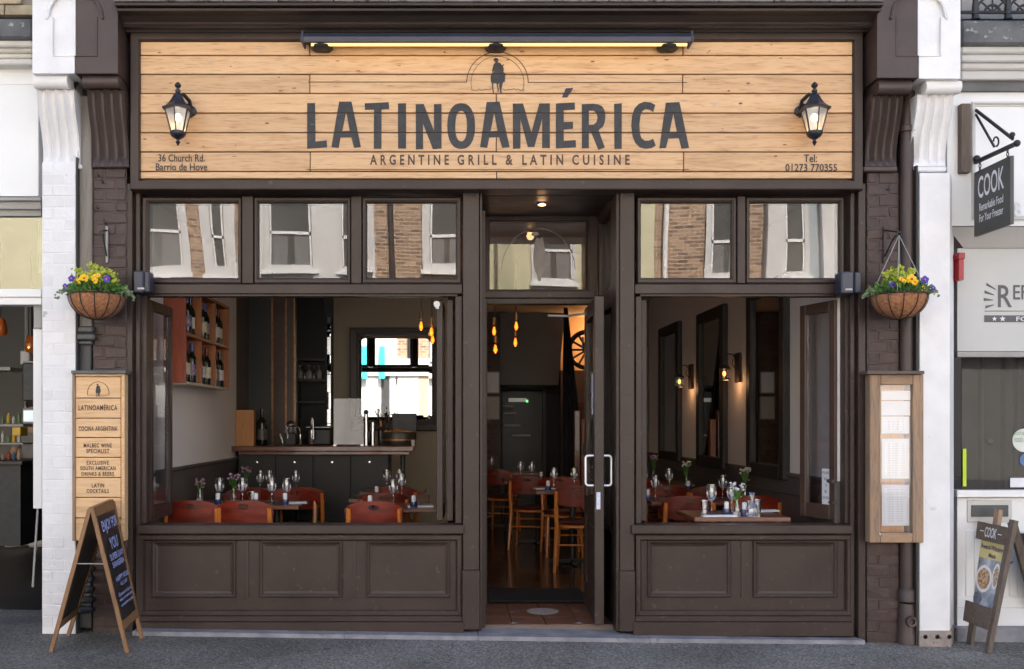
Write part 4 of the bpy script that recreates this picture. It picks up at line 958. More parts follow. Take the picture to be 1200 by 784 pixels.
wv = N_.new('ShaderNodeTexWave'); wv.bands_direction = 'Z'; wv.inputs['Scale'].default_value = 28; L_.new(tc.outputs['Position'], wv.inputs[0])
nz = N_.new('ShaderNodeTexNoise'); nz.inputs['Scale'].default_value = 1.2; L_.new(mp.outputs[0], nz.inputs[0])
m1 = N_.new('ShaderNodeMath'); m1.operation = 'MULTIPLY'; L_.new(wv.outputs[1], m1.inputs[0]); L_.new(nz.outputs[0], m1.inputs[1])
r_ = N_.new('ShaderNodeValToRGB'); r_.color_ramp.elements[0].position = .38; r_.color_ramp.elements[1].position = .52; r_.color_ramp.elements[0].color = (.76, .76, .8, 1); r_.color_ramp.elements[1].color = (.42, .42, .45, 1)
L_.new(m1.outputs[0], r_.inputs[0]); L_.new(r_.outputs[0], P_.inputs['Base Color']); P_.inputs['Roughness'].default_value = .7
for i, (a, b, q0, q1, y) in enumerate(((1033, 1068, 458, 469, -.115), (1033, 1068, 470, 487, -.113), (1033, 1065.5, 488, 508, -.117), (1033.5, 1065.5, 514, 561, -.115), (1033.5, 1065.5, 568, 616, -.115))):
    pg = MB().pbox(a, b, q0, q1, y - .002, y).build('menu_page', PAPER, mc)
    if i > 1: MB().pbox(a + 3, b - 3, q0 + 4, q1 - 3, y - .0035, y - .0021).build('printed_text', MENUP, pg)

# ------------------------------------------------------------------ A-board of the restaurant
ab = thing('chalk_a_board', 'oak framed folding chalkboard with blue white chalk lettering on the pavement', 'A-board', (X(117, -.5), -.5, gz(-2.2)))
def at(px, py, d): return Vector((X(px, d), d, Z(py, d)))
def gd(px, py, zb=None):       # ground contact from survey
    d = 0
    for _ in range(12): d = F * (CZ - gz(X(px, d))) / (py - VY) - D0
    return Vector((X(px, d), d, gz(X(px, d))))
# front leaf: bottom-left foot, bottom-right foot, top-left, top-right
fl, fr = gd(149.5, 765), gd(166, 748)
tl, trr = at(108.5, 597.5, -.59), at(132, 587.5, -.2)
bl, br = gd(60, 763.5), gd(80, 745)
tl2, tr2 = at(105, 597.5, -.59), at(129, 587.5, -.2)
def lerp(a, b, t): return a + (b - a) * t
def leaf(a, b, c, e, face_sign):
    lf1 = MB().bar(a, c, .024, .018, (0, 1, 0)).build('leg_stile', OAK, ab); lf2 = MB().bar(b, e, .024, .018, (0, 1, 0)).build('leg_stile', OAK, ab)
    nrm = (b - a).cross(c - a).normalized() * face_sign
    u0, u1 = .155, 1.0
    MB().bar(lerp(a, c, .185), lerp(b, e, .185), .05, .02, nrm).build('bottom_rail', OAK, ab)
    MB().bar(lerp(a, c, .975), lerp(b, e, .975), .05, .02, nrm).build('top_rail', OAK, ab)
    P = [lerp(a, c, .20), lerp(b, e, .20), lerp(b, e, .96), lerp(a, c, .96)]
    m = MB(); m.add([q + nrm * .004 for q in P] + [q - nrm * .004 for q in P], [(0,1,2,3),(7,6,5,4),(0,4,5,1),(1,5,6,2),(2,6,7,3),(3,7,4,0)]); bd = m.build('chalkboard', SLATEB, ab)
    return P, nrm, bd
P, nrm, bd = leaf(fl, fr, tl, trr, 1)
if nrm.dot(Vector((1, 0, 0))) < 0: nrm = -nrm
for s, u0, u1, v0, v1 in (('ENJOY FOR', .12, .9, .80, .93), ('YOU', .3, .72, .65, .755), ('SUPER DAY', .16, .88, .555, .615), ('SANGRIA', .2, .84, .485, .54), ('HAPPY HOUR', .2, .92, .355, .405), ('ALL DAY', .36, .78, .305, .34), ('Come in for a', .14, .9, .225, .26), ('glass of wine and', .12, .9, .175, .21), ('something to eat', .14, .88, .125, .16)):
    def tf(u, v, u0=u0, u1=u1, v0=v0, v1=v1):
        uu = u0 + (u1 - u0) * u; vv = v0 + (v1 - v0) * v
        q = lerp(lerp(P[0], P[1], uu), lerp(P[3], P[2], uu), vv); q = q + nrm * .014; return (q.x, q.y, q.z)
    m = MB(); put_text(m, s, tf, .02); m.build('chalk_lettering', CHALK, bd)
leaf(bl, br, tl2, tr2, 1)
MB().tube([lerp(bl, tl2, .62), lerp(fl, tl, .62)], .004, 6).tube([lerp(br, tr2, .62), lerp(fr, trr, .62)], .004, 6).build('stay_bar', GREYP, ab)
MB().bar((tl + tl2) / 2 + Vector((0, 0, .004)), (trr + tr2) / 2 + Vector((0, 0, .004)), .03, .02).build('top_ridge', OAK, ab)
# ------------------------------------------------------------------ RESTAURANT INTERIOR
# wine shelf on the left wall
ws = thing('wine_shelf', 'red and orange wall shelf of wine bottles on the pale left wall', 'shelf', (WL, 1.6, 1.70))
sx0, sx1 = WL + .002, WL + .17; y0, y1 = .84, 2.22; z0, z1 = 1.70, 2.43
MB().box(sx0, sx1, y0 - .022, y0, z0, z1 + .012, .002).build('side_panel', REDSHELF, ws)
MB().box(sx0, sx1, y1, y1 + .022, z0, z1 + .012, .002).build('side_panel', ORSHELF, ws)
MB().box(sx0, sx0 + .008, y0, y1, z0, z1).build('back_panel', ORSHELF, ws)
for z in (z0, 2.07, 2.43): MB().box(sx0 + .01, sx1 + .003, y0 + .001, y1 - .001, z - .012, z + .010, .002).build('shelf_board', M('pale_shelf_edge', (.5, .42, .33), (.4, .33, .26), 8, .5) if z == z0 else ORSHELF, ws)
for i in (1, 2):
    y = y0 + (y1 - y0) * i / 3
    for za, zb in ((1.712, 2.056), (2.082, 2.417)): MB().box(sx0 + .01, sx1 - .004, y - .009, y + .009, za, zb, .001).build('divider', ORSHELF, ws)
bprof = [(0, 0), (.036, .0), (.0375, .005), (.0375, .185), (.034, .205), (.018, .232), (.0145, .245), (.0145, .30), (.0165, .30), (.0165, .31), (0, .312)]
def bottle0(lab, lmat, cap):
    t = thing('wine_bottle', lab, 'bottle', (0, 0, 0), 'wine bottles on the wall shelf')
    MB().lathe(bprof, (0, 0, 0), 14, cap=False).build('bottle_glass', DGLASS, t, smooth=True)
    MB().lathe([(.0382, .06), (.0382, .15)], (0, 0, 0), 14, cap=False).build('label', lmat, t, smooth=True)
    MB().lathe([(.0152, .25), (.0152, .300), (.0172, .3), (.0172, .3125), (0, .314)], (0, 0, 0), 12, cap=False).build('foil_cap', cap, t, smooth=True)
    return t
bkinds = [bottle0('x', LABELW, DGLASS), bottle0('x', M('cream_label', (.6, .5, .35), (.5, .42, .3), 30, .6), M('dark_red_foil', (.15, .015, .02), None, 5, .35)), bottle0('x', M('plum_label', (.12, .05, .12), (.3, .25, .3), 25, .5), M('blue_foil', (.03, .06, .25), None, 5, .35))]
usedb = set(); rown = ['lower', 'upper']; coln = ['nearest', 'middle', 'deepest']; posn = ['first', 'second', 'third']
kn = ['white labelled dark', 'cream labelled red-capped', 'plum labelled blue-capped']
for r, z in enumerate((1.711, 2.081)):
    for cidx in range(3):
        for k in range(3):
            kk = (r + cidx * 2 + k) % 3; y = y0 + (y1 - y0) / 3 * (cidx + .2 + .29 * k)
            lab = '%s wine bottle, %s in the %s bay of the %s shelf' % (kn[kk], posn[k], coln[cidx], rown[r])
            loc = (sx1 - .055 - .012 * ((k + r) % 2), y, z)
            if kk not in usedb: usedb.add(kk); bkinds[kk].location = loc; bkinds[kk]['label'] = lab
            else: dup(bkinds[kk], loc, random.uniform(-.3, .3), lab)

# bar
bd_ = 3.2
bar = thing('bar_counter', 'dark panelled bar with a thick brown wooden top across the left room', 'bar counter', (-1.3, bd_, .02))
xr = X(455, bd_); xt = X(485, bd_)
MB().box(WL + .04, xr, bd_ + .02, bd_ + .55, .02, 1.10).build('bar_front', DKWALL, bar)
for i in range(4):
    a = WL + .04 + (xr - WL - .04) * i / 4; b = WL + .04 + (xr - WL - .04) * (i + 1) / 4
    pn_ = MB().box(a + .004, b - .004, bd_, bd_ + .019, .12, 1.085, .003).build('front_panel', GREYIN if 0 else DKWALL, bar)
    MB().lathe([(0, -.012), (.012, -.01), (.012, 0)], ((a + b) / 2, bd_, 1.0), 10, axis='y').build('panel_knob', CHROME, pn_)
zt = Z(523, bd_ - .12)
MB().box(WL + .0, xt, bd_ - .12, bd_ + .62, zt - .05, zt, .006).build('bar_top', TABLEW, bar)
MB().box(WL + .06, xt - .04, bd_ - .08, bd_ + .55, zt - .085, zt - .052, .004).build('bar_top_edge', TABLEW, bar)
MB().tube([(xt - .12, bd_ + .2, .02), (xt - .12, bd_ + .2, zt - .09)], .025, 10).build('support_post', BLACK, bar)
ZB = zt
# walls behind the bar
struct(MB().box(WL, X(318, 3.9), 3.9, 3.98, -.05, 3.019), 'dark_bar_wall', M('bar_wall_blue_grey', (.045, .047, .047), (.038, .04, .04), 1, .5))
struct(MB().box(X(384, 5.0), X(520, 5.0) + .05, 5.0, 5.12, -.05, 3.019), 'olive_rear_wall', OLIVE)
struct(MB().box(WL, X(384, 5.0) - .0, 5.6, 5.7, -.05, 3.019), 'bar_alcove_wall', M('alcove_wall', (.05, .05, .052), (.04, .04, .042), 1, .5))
fr_ = thing('bar_doorway_frame', 'tall brown timber frame with gilded edges behind the bar', 'frame', (X(332, 3.9), 3.9, 1.1))
GILT = M('dull_gilt', (.35, .19, .08), (.22, .11, .05), 30, .3, metal=.6)
MB().pbox(319, 345, 335, 560, 3.86, 4.0, .004).build('post', M('brown_varnish', (.07, .035, .02), (.05, .025, .015), 5, .3), fr_)
MB().pbox(317.6, 319.8, 335, 522, 3.84, 3.9).pbox(334, 336, 335, 520, 3.85, 3.9).pbox(344, 346, 335, 520, 3.84, 3.9).build('gilt_edge', GILT, fr_)
ms = thing('mirror_strip_pillar', 'narrow pillar edged with bevelled mirror strips beside the olive wall', 'pillar', (X(386, 4.9), 4.9, 1.1))
MB().pbox(381, 389, 335, 540, 4.86, 5.0).build('core', DKWALL, ms)
random.seed(4)
q = 372
while q < 522:
    h = random.uniform(9, 22); MB().pbox(383.5, 387.5, q, q + h - .7, 4.85 + random.uniform(-.01, .008), 4.858).build('mirror_strip', MIRROR if random.random() < .6 else CHROME, ms); q += h
# back shelf with glasses
bs = thing('back_shelf', 'dim shelf unit holding a row of upturned glasses behind the bar', 'shelf', (X(365, 5.4), 5.4, 1.6))
GSH = M('grey_shelf', (.10, .10, .10), None, 4, .4)
for b in ((349.5, 382, 420, 422.5), (349.5, 382, 444, 447), (349.5, 382, 470, 472), (346.5, 349, 420, 520)): MB().pbox(*b, 5.35, 5.6).build('shelf_board', GSH, bs)
fg = None
for i, px in enumerate((351.5, 357, 362.5, 368, 374)):
    m = MB(); m.lathe([(.03, 0), (.032, .07), (.022, .1), (.006, .11), (.006, .15), (.03, .16)], (X(px, 5.42), 5.42, Z(443.6, 5.42)), 10, cap=False)
    m.build('stored_glass', GWINE if i % 2 else LABELW, smooth=True, label='small glass number %s in the row on the dim back shelf' % ['one', 'two', 'three', 'four', 'five'][i], cat='glass', group='glasses on the back shelf')
# rear mirror on olive wall
rm = thing('rear_mirror', 'large dark framed mirror with a rounded silver edge on the olive wall', 'mirror', (X(462, 4.95), 4.95, Z(500, 4.95)))
dm = 4.93
MB().ring((X(410, dm), X(516, dm), Z(505, dm), Z(384, dm)), [(0, 5.0), (0, dm - .01), (.01, dm - .02), (.075, dm - .005), (.08, dm + .02)], cap=False).build('mirror_frame', DBROWN, rm)
MB().pbox(411, 515, 385, 504, dm + .03, dm + .05).build('backing', DKWALL, rm)
def rrect(x0, x1, z0, z1, r, n=6):
    o = []
    for cx, cz, a0 in ((x1 - r, z1 - r, 0), (x0 + r, z1 - r, PI / 2), (x0 + r, z0 + r, PI), (x1 - r, z0 + r, 1.5 * PI)):
        o += [(cx + r * math.cos(a0 + PI / 2 * i / n), cz + r * math.sin(a0 + PI / 2 * i / n)) for i in range(n + 1)]
    return o
x0, x1, z0, z1 = X(420, dm), X(506, dm), Z(492, dm), Z(393, dm)
o1, o2 = rrect(x0, x1, z0, z1, .06), rrect(x0 + .035, x1 - .035, z0 + .035, z1 - .035, .035)
fy = lambda u, v, t: (u, dm + .024 + t, v)
MB().poly([o2], fy, 0, .003).build('mirror_glass', MIRROR, rm)
n = len(o1); m = MB(); m.add([(a, dm + .03, b) for a, b in o1] + [(a, dm + .0225, b) for a, b in o2], [(i, (i + 1) % n, n + (i + 1) % n, n + i) for i in range(n)]); m.build('bevelled_edge', MIRROR, rm)
# things standing on the bar
def onbar(px, d=3.45): return Vector((X(px, d), d, ZB))
c = onbar(288, 3.3); MB().box(c.x - .09, c.x + .09, 3.25, 3.37, ZB, ZB + .36, .003).build('wine_box', BOXW, label='upright pale wooden wine box at the left end of the bar', cat='wine box')
c = onbar(307, 3.4); mg = thing('magnum_bottle', 'large dark magnum bottle beside the wooden box on the bar', 'bottle', tuple(c))
MB().lathe([(r * 1.45, z * 1.2) for r, z in bprof], c, 16, cap=False).build('bottle_glass', DGLASS, mg, smooth=True)
MB().lathe([(.0552, .06), (.0552, .17)], c, 16, cap=False).build('label', M('dim_label', (.10, .08, .07), (.06, .05, .045), 30, .4), mg, smooth=True)
def tap(px, lab, h, hook):
    c = onbar(px, 3.5); t = thing('bar_tap', lab, 'tap', tuple(c), 'taps on the bar')
    MB().lathe([(.025, 0), (.028, .01), (.014, .03), (.012, h * .6)], c, 12).build('tap_base', CHROME, t, smooth=True)
    MB().tube([(c.x, c.y, c.z + h * .55)] + [(c.x + hook * (1 - math.cos(a)) / 2, c.y - .02, c.z + h * .7 + h * .3 * math.sin(a)) for a in [PI * i / 10 for i in range(11)]] + [(c.x + hook, c.y - .02, c.z + h * .35)], .009, 8).build('spout', CHROME, t, smooth=True)
tap(352, 'curved chrome swan neck tap on the bar left of the lever tap', .2, -.13); tap(365, 'tall chrome lever tap on the bar', .28, .02)
cm = thing('coffee_grinder', 'small dark and chrome coffee grinder on the bar', 'grinder', tuple(onbar(341, 3.55)))
c = onbar(341, 3.55); MB().box(c.x - .06, c.x + .06, 3.5, 3.62, ZB, ZB + .13, .01).build('body', BLACK, cm); MB().lathe([(.05, .13), (.055, .16), (.06, .22), (.03, .25), (0, .26)], c, 14).build('hopper', GWINE, cm, smooth=True); MB().tube([(c.x - .07, 3.48, ZB + .02), (c.x - .1, 3.46, ZB + .12)], .01, 8).build('handle', CHROME, cm)
c = onbar(372, 3.55); cof = thing('espresso_machine', 'low dark espresso machine with chrome spout on the bar', 'coffee machine', tuple(c))
MB().box(c.x - .1, c.x + .14, 3.55, 3.7, ZB, ZB + .17, .015).build('body', BLACK, cof); MB().box(c.x - .12, c.x + .15, 3.5, 3.72, ZB + .171, ZB + .2, .01).build('top_tray', M('dark_steel', (.12, .12, .12), None, 5, .25, metal=.8), cof); MB().tube([(c.x - .03, 3.5, ZB + .15), (c.x - .03, 3.48, ZB + .06)], .018, 10).build('group_head', CHROME, cof)
c = onbar(408, 3.35); sn = thing('perspex_screen', 'clear plastic counter screen standing on the bar', 'screen', tuple(c))
xa, xb = X(391, 3.35), X(426, 3.35)
MB().box(xa, xb, 3.35, 3.356, ZB + .012, Z(467, 3.35)).build('clear_sheet', glass('perspex', .035, (.9, .9, .9), .03, False, .05), sn); MB().box(xa, xa + .03, 3.33, 3.38, ZB, ZB + .012).box(xb - .03, xb, 3.33, 3.38, ZB, ZB + .012).build('foot', ALU, sn)
c = onbar(429, 3.45); bt = thing('beer_font', 'slim chrome and black beer pump with lever handles on the bar', 'beer pump', tuple(c))
MB().tube([c, c + Vector((0, 0, .32))], .02, 12).tube([c + Vector((.07, 0, 0)), c + Vector((.07, 0, .24))], .018, 12).build('column', CHROME, bt, smooth=True)
MB().ball(c + Vector((0, 0, .34)), .026, 10, 6).ball(c + Vector((.07, 0, .25)), .022, 10, 6).build('column_cap', BLACK, bt, smooth=True)
MB().tube([c + Vector((-.02, -.02, .26)), c + Vector((-.13, -.03, .28))], .012, 8).tube([c + Vector((-.11, -.03, .2)), c + Vector((-.11, -.03, .42))], .008, 8).build('pump_handle', DBROWN, bt)
# barrel half with bottles, corks and dried plant
hb = thing('wine_cooler_tub', 'dark half barrel of corks on the right end of the bar', 'tub', tuple(onbar(467, 3.4)))
c = onbar(467, 3.4)
MB().lathe([(.17, 0), (.185, .06), (.185, .13), (.18, .14), (.17, .14), (.165, .1), (0, .1)], c, 24).build('tub', M('dark_barrel', (.035, .025, .02), None, 5, .35), hb, smooth=True)
MB().lathe([(.187, .05), (.188, .07)], c, 24, cap=False).build('hoop', GILT, hb, smooth=True)
random.seed(8); m = MB()
for i in range(70):
    a, q = random.uniform(0, 2 * PI), .15 * math.sqrt(random.random()); p = c + Vector((q * math.cos(a), q * math.sin(a), .13 + random.uniform(0, .035) * (1 - q / .2))); dd = Vector((random.uniform(-1, 1), random.uniform(-1, 1), random.uniform(-.3, .3))).normalized() * .018
    m.tube([p - dd, p + dd], .010, 6)
m.build('corks', BOXW, hb, kind='stuff')
c2 = onbar(451, 3.62); pp = thing('potted_plant', 'dark leaved bushy plant behind the cork tub on the bar', 'plant', tuple(c2))
MB().lathe([(.05, 0), (.065, .1), (.06, .1), (0, .09)], c2, 14).build('pot', BLACK, pp, smooth=True)
m = MB()
for i in range(16):
    a = random.uniform(0, 2 * PI); e = c2 + Vector((math.cos(a) * random.uniform(.02, .12), math.sin(a) * .06, random.uniform(.2, .36))); m.tube([c2 + Vector((0, 0, .08)), e], .003, 4)
    for k in range(9):
        p = c2 + (e - c2) * random.uniform(.6, 1.05); dd = Vector((random.uniform(-1, 1), random.uniform(-1, 1), random.uniform(-.4, 1))).normalized() * random.uniform(.02, .04); s_ = dd.cross(Vector((.2, .5, 1))).normalized() * .008
        m.add([p, p + dd * .5 + s_, p + dd, p + dd * .5 - s_], [(0, 1, 2, 3)])
m.build('foliage', M('dark_red_green_leaf', (.07, .035, .03), (.03, .045, .02), 30, .5), pp, kind='stuff')
for px, d, h, lab in ((446, 3.5, .8, 'slim bottle with orange foil standing beside the cork tub'), (432.5, 3.62, .75, 'dark slim bottle standing behind the beer pump')):
    c = onbar(px, d); t = thing('bar_bottle', lab, 'bottle', tuple(c)); MB().lathe([(r * .8, z * h) for r, z in bprof], c, 12, cap=False).build('bottle_glass', DGLASS, t, smooth=True)
    MB().lathe([(.0135, .19 * h / .8), (.0135, .25 * h / .8), (0, .255 * h / .8)], c, 10, cap=False).build('foil_cap', ORANGE if px == 446 else DGLASS, t)
c = onbar(484.2, 3.15); MB().lathe([(0, 0), (.016, 0), (.021, .06), (.016, .06), (.014, .02), (0, .02)], c, 12).build('tealight_cup', LABELW, label='small cream cup at the very right corner of the bar top', cat='cup', smooth=True)
ts = thing('bar_screen', 'black till screen standing on the bar behind the tub', 'till', tuple(onbar(478, 3.75)))
c = onbar(474, 3.75); MB().box(c.x - .13, c.x + .13, 3.72, 3.745, ZB + .1, ZB + .33, .006).build('display', BLACK, ts); MB().box(c.x - .05, c.x + .05, 3.7, 3.76, ZB, ZB + .1, .006).build('stand', BLACK, ts)

# pendants
def pendant(px, qy, d, lab, en):
    c = Vector((X(px, d), d, Z(qy, d))); t = thing('pendant_bulb', lab, 'pendant lamp', (c.x, c.y, 3.02), 'bare filament pendant bulbs')
    MB().tube([(c.x, c.y, 3.02), (c.x, c.y, c.z + .13)], .0035, 5).build('cord', DBROWN, t)
    MB().tube([(c.x, c.y, c.z + .135), (c.x, c.y, c.z + .065)], .017, 10).build('socket', M('brass', (.4, .25, .1), None, 5, .35, metal=.7) if 0 else GILT, t, smooth=True)
    pr = [(.010, .05), (.016, .03), (.024, .005), (.026, -.012), (.022, -.032), (.011, -.044), (0, -.048)]
    MB().lathe(pr, c, 14, cap=False).build('bulb_glass', GBULB, t, smooth=True)
    MB().lathe([(r * .62, z * .8) for r, z in pr], c, 10, cap=False).build('filament', BULB, t, smooth=True)
    MB().tube([c + Vector((0, 0, .03)), c + Vector((0, 0, -.03))], .005, 6).build('filament_core', BULBH, t)
    if en:
        li = bpy.data.lights.new('bulb_glow', 'POINT'); li.energy = en * .08; li.color = (1, .5, .18); li.shadow_soft_size = .04
        lo = bpy.data.objects.new('bulb_glow', li); COL.objects.link(lo); lo.location = c + Vector((0, 0, -.1))
pendant(493.5, 382, 3.0, 'filament pendant bulb hanging leftmost over the bar', 2.0)
pendant(505.5, 389, 2.8, 'higher filament bulb of the pair right of the rear mirror', 0)
pendant(507, 397.5, 3.3, 'lower filament bulb of the pair right of the rear mirror', 2.0)
pendant(579, 388, 3.2, 'upper filament bulb in the doorway view, left string', 0)
pendant(580.6, 409, 3.5, 'lower filament bulb in the doorway view, left string', 2.0)
pendant(605, 382, 3.2, 'upper filament bulb in the doorway view, right string', 0)
pendant(708, 385, 8.15, 'filament bulb hanging by the stairs behind the open door', 50.0)
pendant(604, 401, 3.6, 'lower filament bulb in the doorway view, right string', 2.0)

# ------------------------------------------------------------------ chairs, tables
def chair0():
    t = thing('bistro_chair', 'x', 'chair', (0, 0, 0), 'red bistro chairs')
    H, zc, rx, rz = .0, .705, .215, .098
    def bk(u, v, w_):      # u,v in -1..1 on back panel
        return (u * rx, -.20 + .055 * (1 - u * u) * -1 + w_, zc + v * rz)
    def surf(a, s):
        c_, s_ = math.cos(a), math.sin(a); e = 2 / 3.0
        ou, ov = math.copysign(abs(c_) ** e, c_), math.copysign(abs(s_) ** e, s_)
        if ov > 0: ov = ov * (1 - .16 * abs(ou) ** 3)
        hu, hv = .19 * c_, .52 + .20 * s_
        return (hu + (ou - hu) * s, hv + (ov - hv) * s)
    m = MB(); NA, NS = 40, 6
    vs = []
    for w_ in (-.007, .007):
        for j in range(NS + 1):
            for i in range(NA):
                u, v = surf(2 * PI * i / NA, (j / NS) ** .8); vs.append(bk(u, v, w_))
    fs = []; off = NA * (NS + 1)
    for j in range(NS):
        for i in range(NA):
            a = j * NA + i; b = j * NA + (i + 1) % NA
            fs.append((a, b, b + NA, a + NA)); fs.append((off + a, off + a + NA, off + b + NA, off + b))
    for j in (0, NS):
        for i in range(NA):
            a = j * NA + i; b = j * NA + (i + 1) % NA; fs.append((a, b, off + b, off + a))
    m.add(vs, fs).build('backrest', REDW, t, smooth=True)
    m = MB(); m.lathe([(0, .462), (.16, .47), (.2, .465), (.212, .452), (.205, .44), (0, .438)], (0, 0, 0), 24, cap=False)
    m.v = [(x * 1.0, y * .98 + .02, z) for x, y, z in m.v]; m.build('seat', SEATM, t, smooth=True)
    m = MB().lathe([(.19, .43), (.198, .425), (.198, .405), (.185, .40)], (0, .02, 0), 24); m.build('seat_frame', ORANGE, t, smooth=True)
    for s in (-1, 1):
        MB().tube([(s * .205, -.235, .0), (s * .195, -.19, .22), (s * .185, -.175, .42), (s * .19, -.205, .58), (s * .187, -.235, .745)], [.015, .018, .021, .021, .017], 8).build('leg', ORANGE, t, smooth=True)
        MB().tube([(s * .185, .205, 0), (s * .165, .17, .41)], [.013, .018], 8).build('leg', ORANGE, t, smooth=True)
        MB().tube([(s * .19, -.21, .18), (s * .178, .195, .18)], .009, 6).build('stretcher', ORANGE, t, smooth=True)
    MB().tube([(-.188, -.198, .25), (.188, -.198, .25)], .009, 6).build('stretcher', ORANGE, t, smooth=True)
    MB().tube([(-.17, .18, .30), (.17, .18, .30)], .009, 6).build('stretcher', ORANGE, t, smooth=True)
    return t
CH = chair0(); first = [True]
def chair(x, d, rz, lab):
    if first[0]: first[0] = False; CH.location = (x, d, .02); CH.rotation_euler = (0, 0, rz); CH['label'] = lab
    else: dup(CH, (x, d, .02), rz, lab)
def table(x, d, w_, dp, lab, z=.75):
    t = thing('dining_table', lab, 'table', (x, d, .02), 'dark wood dining tables')
    MB().box(x - w_ / 2, x + w_ / 2, d - dp / 2, d + dp / 2, z - .032, z, .004).build('table_top', TABLEW, t)
    for s in ((-1, 1) if w_ > .85 else (0,)):
        xx = x + s * w_ * .27
        MB().tube([(xx, d, .06), (xx, d, z - .034)], .03, 12).build('pedestal', BLACK, t, smooth=True)
        MB().bar((xx - .23, d, .045), (xx + .23, d, .045), .05, .03).bar((xx, d - .22, .046), (xx, d + .22, .046), .05, .03).build('cross_foot', BLACK, t)
    return t
G0 = thing('wine_glass', 'x', 'wine glass', (0, 0, 0), 'wine glasses set on the tables')
MB().lathe([(0, .088), (.018, .092), (.034, .115), (.038, .145), (.034, .185), (.030, .205)], (0, 0, 0), 16, cap=False).build('bowl', GWINE, G0, smooth=True)
MB().lathe([(.033, 0), (.032, .003), (.008, .007), (.0045, .015), (.004, .06), (.006, .085), (.012, .09)], (0, 0, 0), 12).build('stem', GWINE, G0, smooth=True)
MB().lathe([(0, .093), (.009, .097), (.013, .12), (.012, .15), (.009, .172), (0, .175)], (0, 0, 0), 10, cap=False).build('paper_or_glint', FABW, G0, smooth=True)  # white core stands in for the upright bright reflection inside the bowl
gfirst = [True]
def wglass(x, d, lab, z=.75, s=1):
    if gfirst[0]: gfirst[0] = False; o = G0; o.location = (x, d, z); o['label'] = lab
    else: o = dup(G0, (x, d, z), 0, lab)
    return o
def vase(x, d, lab, fm, z=.75, h=.2, n=22, fr=.05):
    c = Vector((x, d, z)); t = thing('flower_vase', lab, 'vase', tuple(c), 'bud vases on the tables')
    MB().lathe([(0, 0), (.024, 0), (.027, .03), (.022, .07), (.012, .09), (.013, .11)], c, 12, cap=False).build('vase_glass', GWINE, t, smooth=True)
    m = MB(); m2 = MB()
    for i in range(n):
        a = random.uniform(0, 2 * PI); q = fr * math.sqrt(random.random()); e = c + Vector((q * math.cos(a), q * math.sin(a), h + random.uniform(-.02, .03)))
        m.tube([c + Vector((0, 0, .02)), c + Vector((q * .2 * math.cos(a), 0, h * .6)), e], .0016, 4)
        m2.ball(e, random.uniform(.007, .014), 6, 4, (1, 1, .7))
        if i % 3 == 0:
            dd = Vector((random.uniform(-1, 1), random.uniform(-1, 1), .4)).normalized() * .03; p = c + (e - c) * .6; m.add([p, p + dd * .5 + Vector((0, 0, .006)), p + dd, p + dd * .5 - Vector((0, 0, .006))], [(0, 1, 2, 3)])
    m.build('stems', LEAF, t, kind='stuff'); m2.build('blossoms', fm, t, kind='stuff', smooth=True)
def candle(x, d, lab, z=.75):
    t = thing('candle_jar', lab, 'candle', (x, d, z), 'candle jars on the tables')
    MB().lathe([(0, 0), (.03, 0), (.032, .03), (.03, .045)], (x, d, z), 14, cap=False).build('jar', M('blue_glass', (.04, .05, .13), None, 5, .1), t, smooth=True)
    MB().lathe([(.017, .01), (.017, .085), (.014, .092), (0, .094)], (x, d, z), 12).build('candle', FABW, t, smooth=True)
def paper_or_glint(x, d, rz, lab, z=.75, w_=.2, dd=.1):
    c_, s_ = math.cos(rz), math.sin(rz); t = thing('folded_menu', lab, 'menu card', (x, d, z), 'papers laid on the tables')
    m = MB().box(-w_ / 2, w_ / 2, -dd / 2, dd / 2, .0, .006, .002); m.v = [(x + a * c_ - b * s_, d + a * s_ + b * c_, z + e) for a, b, e in m.v]; m.build('lower_sheet', FABW, t)
    m = MB().box(-w_ / 2 + .01, w_ / 2, -dd / 2 + .006, dd / 2 - .004, .0065, .011, .002); m.v = [(x + a * c_ - b * s_, d + a * s_ + b * c_, z + e) for a, b, e in m.v]; m.build('upper_sheet', PAPER, t)
random.seed(21)
# left window
table(-1.68, 1.36, .96, .56, 'dark wood table nearest the glass at the left end of the left window')
table(-1.66, 2.52, .86, .5, 'second table back at the left end of the left window, before the bar')
table(-.45, 1.22, .76, .56, 'dark wood table nearest the opening at the right of the left window', .74)
table(-.54, 1.98, .68, .46, 'middle table of the row running to the bar at the right of the left window')
table(-.56, 2.78, .62, .42, 'last table before the bar at the right of the left window')
chair(-1.94, .93, 0, 'red chair back leftmost against the left window sill')
chair(-1.545, .93, 0, 'red chair back second from left at the left window sill')
chair(-.575, .86, 0, 'bright red orange posted chair back at the right of the left window sill')
chair(-1.80, 1.86, PI, 'red chair across the left window table, on its wall side')
chair(-1.40, 1.86, PI, 'red chair across the left window table, on its aisle side')
chair(-1.78, 2.35, 0, 'red chair tucked at the second left table near the wall')
chair(-1.35, 2.38, 0, 'red chair tucked at the second left table on the aisle side')
chair(-.56, 1.72, 0, 'red chair between the first and middle tables right of the left window')
chair(-.52, 2.52, 0, 'red chair between the middle and last tables before the bar')
